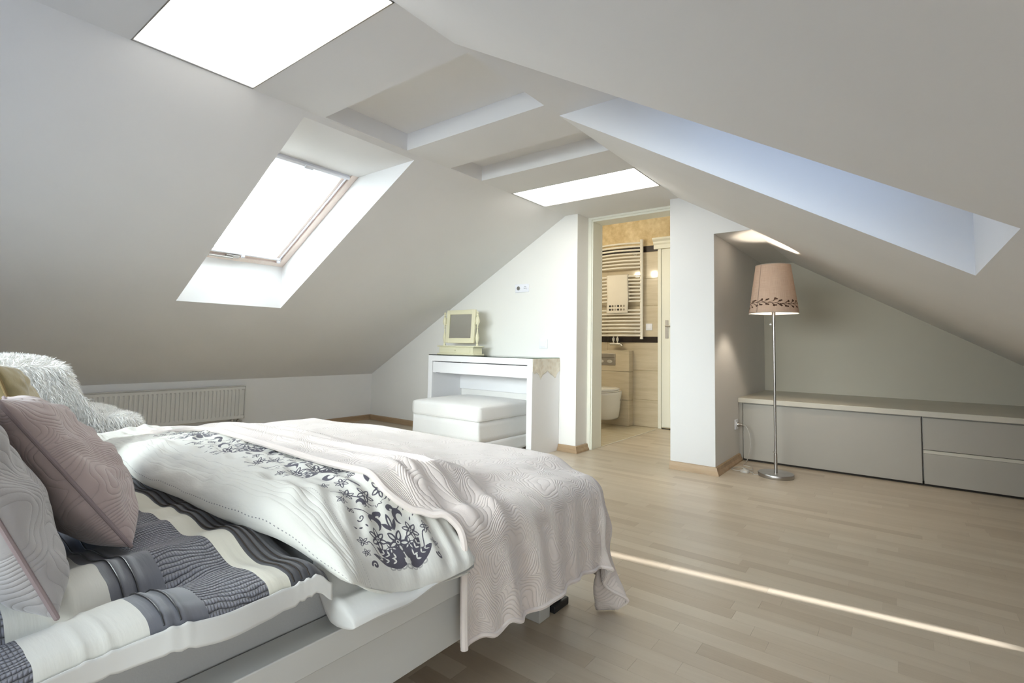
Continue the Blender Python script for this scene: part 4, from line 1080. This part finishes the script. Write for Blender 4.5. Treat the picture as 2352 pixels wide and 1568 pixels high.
# body and skirt: perimeter sweep with pleats
per = []; N_ = 200; a, b, c, d = SX0, SX1, SY0, SY1
perim = [(a, c), (b, c), (b, d), (a, d), (a, c)]
seg_l = [b-a, d-c, b-a, d-c]; tot = sum(seg_l)
for k_ in range(N_):
    s_ = tot*k_/N_; i = 0
    while s_ > seg_l[i]: s_ -= seg_l[i]; i += 1
    f_ = s_/seg_l[i]; p, q = perim[i], perim[i+1]; nrm = [(0, -1), (1, 0), (0, 1), (-1, 0)][i]
    corner_d = min(f_, 1-f_)*seg_l[i]; per.append((p[0]+(q[0]-p[0])*f_, p[1]+(q[1]-p[1])*f_, nrm, corner_d, k_))
levels = [(.285, 0), (.24, .001), (.20, .002), (.16, .004), (.118, .006)]
P = np.zeros((len(levels), N_, 3))
for i, (z_, o_) in enumerate(levels):
    for j, (x, y, nrm, cd, k_) in enumerate(per): P[i, j] = (x+nrm[0]*o_, y+nrm[1]*o_, z_)
grid('body_cover', P, ottoman_mat, st, wrap_v=True, thick=.006)
levels = [(.122, .008), (.10, .011), (.07, .016), (.04, .021), (.018, .026)]
P = np.zeros((len(levels), N_, 3))
for i, (z_, o_) in enumerate(levels):
    for j, (x, y, nrm, cd, k_) in enumerate(per):
        oo = o_+.006*math.sin(k_*.21)*(i/4)-(.018*math.exp(-(cd/.012)**2))*(i/4); zz = z_+(.008*math.sin(k_*.13+1)+.010*math.exp(-(cd/.02)**2))*(i/4)
        P[i, j] = (x+nrm[0]*oo, y+nrm[1]*oo, zz)
grid('skirt', P, ottoman_mat, st, wrap_v=True, thick=.004)
MB().box((SX0+.01, SY0+.01, .05), (SX1-.01, SY1-.01, .278)).build('frame', sheet_mat, st)
for xq in (SX0+.03, SX1-.07):
    for yq in (SY0+.03, SY1-.07): MB().box((xq, yq, 0), (xq+.04, yq+.04, .05)).build('leg', black_mat, st)

# ------------------------------------------------------------------ sockets and switches
def plate(name, label, c, nrm, w_, h_, kind, cat='socket'):
    """c = centre on the wall, nrm = '+x', '-y'"""
    t_ = thing(name, c, label, cat)
    def bx(a0, a1, z0, z1, d0, d1):
        if nrm == '-y': return MB().box((c[0]+a0, c[1]-d1, c[2]+z0), (c[0]+a1, c[1]-d0, c[2]+z1))
        return MB().box((c[0]+d0, c[1]+a0, c[2]+z0), (c[0]+d1, c[1]+a1, c[2]+z1))
    bx(-w_/2, w_/2, -h_/2, h_/2, 0, .008).build('cover_plate', plastic, t_, bevel=.003)
    if kind == 'switch': bx(-w_*.33, w_*.33, -h_*.33, h_*.33, .008, .013).build('rocker', plastic, t_, bevel=.003)
    for a_ in kind if isinstance(kind, tuple) else ():
        ax = 'y' if nrm == '-y' else 'x'; q = (c[0]+a_, c[1]-.0085, c[2]) if ax == 'y' else (c[0]+.0085, c[1]+a_, c[2])
        sg = -1 if ax == 'y' else 1
        MB().lathe([(.0, 0), (.021, 0), (.021, sg*.004), (.019, sg*.004), (.018, sg*.001), (0, sg*.001)], q, 24, ax).build('outlet', plastic, t_, smooth=True)
        for da, dz in ((-.0095, -.004), (.0095, -.004), (0, .011)):
            q2 = (q[0]+da, q[1]+sg*.0022, q[2]+dz) if ax == 'y' else (q[0]+sg*.0022, q[1]+da, q[2]+dz)
            MB().lathe([(0, 0), (.0034, 0), (.0034, sg*.001), (0, sg*.001)], q2, 10, ax).build('pin_hole', black_mat, t_)
    return t_
t_ = plate('wall_socket', 'white double socket high on the back wall above the dressing table', (-2.752, YBK, 1.403), '-y', .156, .075, (.038,))
MB().lathe([(0, 0), (.018, 0), (.018, -.004), (.008, -.004), (.007, -.010), (.003, -.010), (.003, -.003), (0, -.003)], (-2.79, YBK-.0085, 1.403), 22, 'y').build('aerial_outlet', steel, t_, smooth=True)
plate('light_switch', 'white light switch on the back wall just above the dressing table', (-2.508, YBK, .898), '-y', .084, .084, 'switch', 'switch')
plate('light_switch', 'white light switch on the bathroom tiles right of the towel radiator', (-2.256, YBB-.010, 1.113), '-y', .075, .075, 'switch', 'switch')
plate('wall_socket', 'white socket low on the pillar side with the lamp plug', (-1.058, 4.279, .291), '+x', .078, .078, (0,))

# ------------------------------------------------------------------ built-in cabinets in the niche
YC = 4.369
wt = MB().box((-1.0575, YC-.022, .457), (1.22, YN-.001, .494)).build('worktop', worktop_mat, None, bevel=.002, loc=(0, 4.87, .457))
tag(wt, 'long pale laminate worktop running along the niche over the low cabinets', 'worktop')
def cab(x0, x1, label, fronts):
    c_ = thing('cabinet', ((x0+x1)/2, 4.87, 0), label, 'cabinet')
    mb = MB().box((x0, YC+.018, .03), (x1, YN-.003, .4565)); mb.build('carcass', cab_mat, c_)
    MB().box((x0, YC+.030, .0), (x1, YC+.05, .03)).build('plinth', dark_gap, c_)
    for nm, a_, b_, z0, z1 in fronts:
        f_ = MB().box((a_, YC, z0), (b_, YC+.0175, z1)).build(nm, cab_mat, c_, bevel=.0012)
    return c_
MB().box((-1.0575, YC+.006, .0), (-1.030, YC+.02, .4565)).build('filler_strip', cab_mat, tag_parent := thing('filler_panel', (-1.044, YC+.01, 0), 'narrow pale filler panel between pillar and first cabinet', 'panel'), bevel=.001)
cab(-1.0295, .090, 'low pale cabinet with one wide plain flap door behind the floor lamp', [('door', -1.024, .0865, .016, .448)])
c2 = cab(.0935, 1.20, 'low pale cabinet with two wide handleless drawers at the right edge', [('drawer', .0965, 1.195, .240, .448), ('drawer', .0965, 1.195, .016, .214)])
MB().box((.0965, YC+.004, .2145), (1.195, YC+.0175, .2360)).build('grip_rail', worktop_mat, c2, bevel=.001)
MB().box((.0965, YC+.012, .2362), (1.195, YC+.0178, .2398)).build('shadow_gap', dark_gap, c2)

# ------------------------------------------------------------------ floor lamp
LX, LYc = -.722, 3.975
lp = thing('floor_lamp', (LX, LYc, 0), 'slim steel floor lamp with pink-beige linen shade and berry twig print', 'floor lamp')
MB().lathe([(0, 0), (.112, 0), (.114, .004), (.114, .022), (.112, .026), (.012, .027), (0, .027)], (LX, LYc, 0), 48).build('base', steel, lp, smooth=True)
mb = MB(); mb.lathe([(.011, .026), (.011, .16), (.0085, .162), (.0085, 1.04), (.0085, 1.05), (.013, 1.16), (.013, 1.25), (0, 1.25)], (LX, LYc, 0), 18); mb.build('pole', steel, lp, smooth=True)
MB().tube([(LX, LYc, .168), (LX-.014, LYc-.010, .168)], .004).build('screw', steel, lp, smooth=True)
sw = MB().lathe([(0, 0), (.006, .001), (.007, .006), (.005, .012), (0, .012)], (LX-.018, LYc-.012, 1.055), 12).build('pull_switch', plastic, lp, smooth=True)
t = NT('lamp_linen'); uv, U, V_ = uvsep(t)
im = t.node('ShaderNodeTexImage', image=berry_img, extension='EXTEND'); cb = t.node('ShaderNodeCombineXYZ')
t.link(t.math('MULTIPLY', U, .62), cb.inputs[0]); t.link(t.math('DIVIDE', t.math('SUBTRACT', V_, .05), .30), cb.inputs[1]); t.link(cb.outputs[0], im.inputs[0])
wv1 = t.noise(t.coord('UV', (900, 4, 1)), 1, 2); wv2 = t.noise(t.coord('UV', (12, 420, 1)), 1, 2)
wv_ = t.math('ADD', t.math('MULTIPLY', wv1, .5), t.math('MULTIPLY', wv2, .5))
c_ = t.ramp(wv_, [(.35, (.40, .29, .22)), (.65, (.58, .45, .36))])
inb = t.math('MULTIPLY', t.math('GREATER_THAN', V_, .065), t.math('LESS_THAN', V_, .34))
c_ = t.mix(t.math('MULTIPLY', inb, im.outputs[0]), c_, (.06, .035, .025, 1))
seam = t.math('LESS_THAN', t.math('ABSOLUTE', t.math('SUBTRACT', U, .665)), .004)
c_ = t.mix(t.math('MULTIPLY', seam, .6), c_, (.15, .11, .10, 1))
dd = t.node('ShaderNodeBsdfDiffuse'); tt_ = t.node('ShaderNodeBsdfTranslucent'); mm_ = t.node('ShaderNodeMixShader'); mm_.inputs[0].default_value = .07
t.link(c_, dd.inputs[0]); t.link(c_, tt_.inputs[0]); t.link(dd.outputs[0], mm_.inputs[1]); t.link(tt_.outputs[0], mm_.inputs[2]); t.link(mm_.outputs[0], t.out.inputs[0]); linen = t.m
SB, ST, RB, RT = 1.140, 1.482, .161, .113
nseg = 64; P = np.zeros((nseg+1, 9, 3)); UV = np.zeros((nseg+1, 9, 2))
for i in range(nseg+1):
    a_ = 2*PI*i/nseg
    for j in range(9):
        f_ = j/8; r_ = RB+(RT-RB)*f_; P[i, j] = (LX+r_*math.cos(a_), LYc+r_*math.sin(a_), SB+(ST-SB)*f_); UV[i, j] = (i/nseg, f_)
grid('lamp_shade', P, linen, lp, UV)
lin_in = plain('shade_lining', (.85, .83, .80, 1), .9)
P2 = P.copy(); P2[:, :, 0] = LX+(P[:, :, 0]-LX)*.985; P2[:, :, 1] = LYc+(P[:, :, 1]-LYc)*.985
t = NT('shade_lining_sheer'); t.out.inputs[0]; dd = t.node('ShaderNodeBsdfDiffuse'); tt_ = t.node('ShaderNodeBsdfTranslucent'); mm_ = t.node('ShaderNodeMixShader'); mm_.inputs[0].default_value = .45
dd.inputs[0].default_value = (.9, .88, .85, 1); tt_.inputs[0].default_value = (.9, .86, .8, 1); t.link(dd.outputs[0], mm_.inputs[1]); t.link(tt_.outputs[0], mm_.inputs[2]); t.link(mm_.outputs[0], t.out.inputs[0])
grid('shade_lining', P2, t.m, lp, UV)
for r_, z_ in ((RB, SB), (RT, ST)): MB().tube([(LX+r_*math.cos(2*PI*k/40), LYc+r_*math.sin(2*PI*k/40), z_) for k in range(41)], .0022, 6, cap=False).build('shade_ring', steel, lp)
mb = MB()
for k in range(3): a_ = 2*PI*k/3+.4; mb.tube([(LX, LYc, 1.245), (LX+RT*math.cos(a_), LYc+RT*math.sin(a_), ST-.01)], .0016, 5)
mb.build('shade_spider', steel, lp)
t = NT('bulb_glow'); t.b.inputs['Emission Color'].default_value = (1, .86, .68, 1); t.b.inputs['Emission Strength'].default_value = 330; t.b.inputs['Base Color'].default_value = (.9, .9, .9, 1)
bulb = MB().lathe([(.012, -.045), (.014, -.02), (.026, .0), (.029, .018), (.020, .038), (0, .047)], (LX, LYc, 1.305), 18).build('bulb', t.m, lp, smooth=True)
# cord: plug, loop down to the floor, foot switch, base
def smooth_path(pts, n=10):
    pts = [Vector(p) for p in pts]; out = []
    for i in range(len(pts)-1):
        p0, p1, p2, p3 = pts[max(i-1, 0)], pts[i], pts[i+1], pts[min(i+2, len(pts)-1)]
        for k in range(n):
            t_ = k/n; out.append(.5*((2*p1)+(p2-p0)*t_+(2*p0-5*p1+4*p2-p3)*t_*t_+(3*p1-p0-3*p2+p3)*t_**3))
    out.append(pts[-1]); return out
clear_mat = plain('clear_plastic_cord', (.50, .47, .42, 1), .25)
MB().lathe([(0, 0), (.017, 0), (.017, .012), (.010, .022), (.006, .034), (0, .034)], (-1.0485, 4.279, .291), 16, 'x').build('plug', steel, lp, smooth=True)
mb = MB(); mb.tube(smooth_path([(-1.015, 4.279, .291), (-.985, 4.272, .285), (-.958, 4.262, .235), (-.948, 4.255, .15), (-.965, 4.265, .06), (-.985, 4.285, .008), (-.98, 4.18, .0035), (-.92, 4.15, .0035), (-.90, 4.06, .0035), (-.99, 4.09, .0035), (-1.02, 4.00, .0035), (-.99, 3.96, .0035), (-.945, 3.955, .010)]), .0026, 6)
mb.tube(smooth_path([(-.895, 3.955, .010), (-.87, 3.97, .0035), (-.86, 3.93, .0035), (-.83, 3.925, .004), (-.81, 3.945, .006)]), .0026, 6)
mb.build('cord', clear_mat, lp, smooth=True)
fs = MB().lathe([(0, 0), (.030, 0), (.032, .006), (.029, .016), (.018, .022), (.010, .023), (.010, .030), (0, .030)], (-.92, 3.955, .0005), 24).build('foot_switch', clear_mat, lp, smooth=True)

# ------------------------------------------------------------------ bathroom fittings
tr_ = thing('towel_radiator', (-2.63, 5.39, .97), 'tall white ladder towel radiator with bowed bars on the bathroom wall', 'towel radiator')
PX0, PX1, PYr = -2.93, -2.327, 5.392
for xq in (PX0, PX1): MB().tube([(xq, PYr, .975), (xq, PYr, 2.105)], .0185, 16).build('upright', towelrail_mat, tr_, smooth=True)
bars = list(np.linspace(2.068, 1.790, 8))+list(np.linspace(1.690, 1.404, 8))+list(np.linspace(1.300, 1.016, 8))
for z_ in bars:
    pts = [(PX0+(PX1-PX0)*k/12, PYr-.012-.055*math.sin(PI*k/12), z_) for k in range(13)]
    MB().tube(pts, .0105, 10).build('bar', towelrail_mat, tr_, smooth=True)
for z_ in (1.95, 1.06): MB().lathe([(.012, 0), (.012, .036), (.018, .038), (.018, .042), (0, .042)], (PX1-.09, PYr-.005, z_), 14, 'y').build('wall_bracket', towelrail_mat, tr_, smooth=True)
mb = MB()
for xq in (-2.66, -2.61): mb.tube([(xq, 5.37, .975+.04), (xq, 5.37, .925)], .010); mb.tube([(xq, 5.37, .985), (xq, 5.37, .955)], .017)
mb.tube([(-2.70, 5.37, .915), (-2.57, 5.37, .915)], .017); mb.tube([(-2.57, 5.37, .915), (-2.55, 5.37, .895)], .015)
mb.build('valve', chrome, tr_, smooth=True)
towel_mat = plain('towel_terry', (.80, .76, .68, 1), .95, var=.03, bump=.5, bscale=350, spec=.05)
tw = thing('towel', (-2.59, 5.31, 1.265), 'cream terry towel with two rows of dark dots hanging on the towel radiator', 'towel')
zz_ = np.r_[np.linspace(1.268, 1.70, 30), np.linspace(1.703, 1.703, 1), np.linspace(1.70, 1.42, 16)]
P = np.zeros((len(zz_), 14, 3))
for i, z_ in enumerate(zz_):
    for j in range(14):
        f_ = j/13; bow = .055*math.sin(PI*((-2.72+.258*f_)-PX0)/(PX1-PX0))
        P[i, j] = (-2.720+.258*f_+.004*math.sin(z_*14), PYr-.012-bow+(-.016 if i < 30 else (0 if i == 30 else .016))+.002*math.sin(f_*9), z_+(.008 if i == 30 else 0))
grid('cloth', P, towel_mat, tw, thick=.006, offset=0)
dcol = [plain('dot_%s' % n_, c__, .9) for n_, c__ in (('black', (.02, .02, .02, 1)), ('brown', (.20, .16, .12, 1)), ('grey', (.36, .33, .28, 1)))]
for r_, z_ in enumerate((1.350, 1.309)):
    for k, ci in enumerate((0, 1, 2, 0, 1, 2)):
        xq = -2.676+.034*k; bow = .055*math.sin(PI*(xq-PX0)/(PX1-PX0)); yq = PYr-.012-bow-.016-.0045
        MB().lathe([(0, 0), (.0125, 0), (.0125, -.0012), (0, -.0012)], (xq, yq, z_), 16, 'y').build('printed_dot', dcol[ci], tw)
# flush plate
fp = thing('flush_plate', (-2.737, 5.326, .739), 'brushed steel flush plate set in the tiled cistern wall', 'flush plate')
MB().box((-2.862, 5.316, .672), (-2.612, 5.3262, .806)).build('plate', steel, fp, bevel=.003)
MB().box((-2.855, 5.313, .758), (-2.619, 5.3162, .762)).build('groove', dark_gap, fp)
for xq in (-2.79, -2.68): MB().lathe([(0, 0), (.032, 0), (.034, -.003), (.030, -.005), (0, -.002)], (xq, 5.316, .715), 20, 'y', (1, .55)).build('button', chrome, fp, smooth=True)
# wall-hung toilet
to = thing('toilet', (-2.635, 5.09, .07), 'white wall-hung toilet with closed lid in the bathroom', 'toilet')
tc = -2.640
def ring(y0, y1, w_, z, n=36, p=2.4):
    out = []
    for k in range(n):
        a_ = 2*PI*k/n; c_, s_ = math.cos(a_), math.sin(a_)
        x = math.copysign(abs(c_)**(2/p), c_)*w_; yy3 = math.copysign(abs(s_)**(2/p), s_)
        yc_ = (y0+y1)/2; out.append((tc+x, yc_+yy3*(y1-y0)/2, z))
    return out
def loft(rings, name, mat, parent, capb=True, capt=True):
    V = [q for r_ in rings for q in r_]; n = len(rings[0]); F = []
    for i in range(len(rings)-1):
        for k in range(n): F.append((i*n+k, i*n+(k+1) % n, (i+1)*n+(k+1) % n, (i+1)*n+k))
    if capb: F.append(tuple(range(n))[::-1])
    if capt: F.append(tuple(range((len(rings)-1)*n, len(rings)*n)))
    mb = MB(); mb.add(V, F); return mb.build(name, mat, parent, smooth=True, angle=50)
loft([ring(5.02, 5.325, .10, .085), ring(4.98, 5.325, .125, .11), ring(4.93, 5.325, .145, .20), ring(4.86, 5.325, .165, .30), ring(4.80, 5.325, .182, .365), ring(4.785, 5.325, .186, .385), ring(4.79, 5.325, .184, .395)], 'bowl', porcelain, to)
loft([ring(4.785, 5.25, .184, .399), ring(4.78, 5.255, .188, .404), ring(4.785, 5.25, .185, .412)], 'seat', porcelain, to)
loft([ring(4.785, 5.25, .184, .415), ring(4.78, 5.255, .188, .421), ring(4.785, 5.25, .186, .432), ring(4.83, 5.21, .15, .440)], 'lid', porcelain, to)
MB().lathe([(0, 0), (.012, 0), (.012, .012), (0, .012)], (tc+.150, 5.19, .30), 14, 'x').build('mounting_cap', steel, to, smooth=True)
# wall lamp over the (hidden) washbasin: its two bulbs mirror in the tiles
wl = thing('wall_lamp', (-2.83, 4.062, 1.9), 'chrome bathroom wall lamp with two round bulbs, seen mirrored in the tiles', 'wall lamp')
MB().box((-3.02, 4.0585, 1.88), (-2.64, 4.075, 1.92)).build('back_plate', chrome, wl, bevel=.003)
t = NT('bath_bulb'); t.b.inputs['Emission Color'].default_value = (1, .88, .66, 1); t.b.inputs['Emission Strength'].default_value = 260; t.b.inputs['Base Color'].default_value = (.9, .9, .9, 1)
for xq in (-2.95, -2.71):
    MB().tube([(xq, 4.075, 1.90), (xq, 4.14, 1.90)], .008).build('arm', chrome, wl, smooth=True)
    MB().lathe([(0, -.03), (.022, -.022), (.032, 0), (.022, .022), (0, .03)], (xq, 4.165, 1.90), 18).build('bulb', t.m, wl, smooth=True)
print('objects', len(bpy.data.objects), 'tris~', sum(len(o.data.polygons) for o in bpy.data.objects if o.type == 'MESH'))
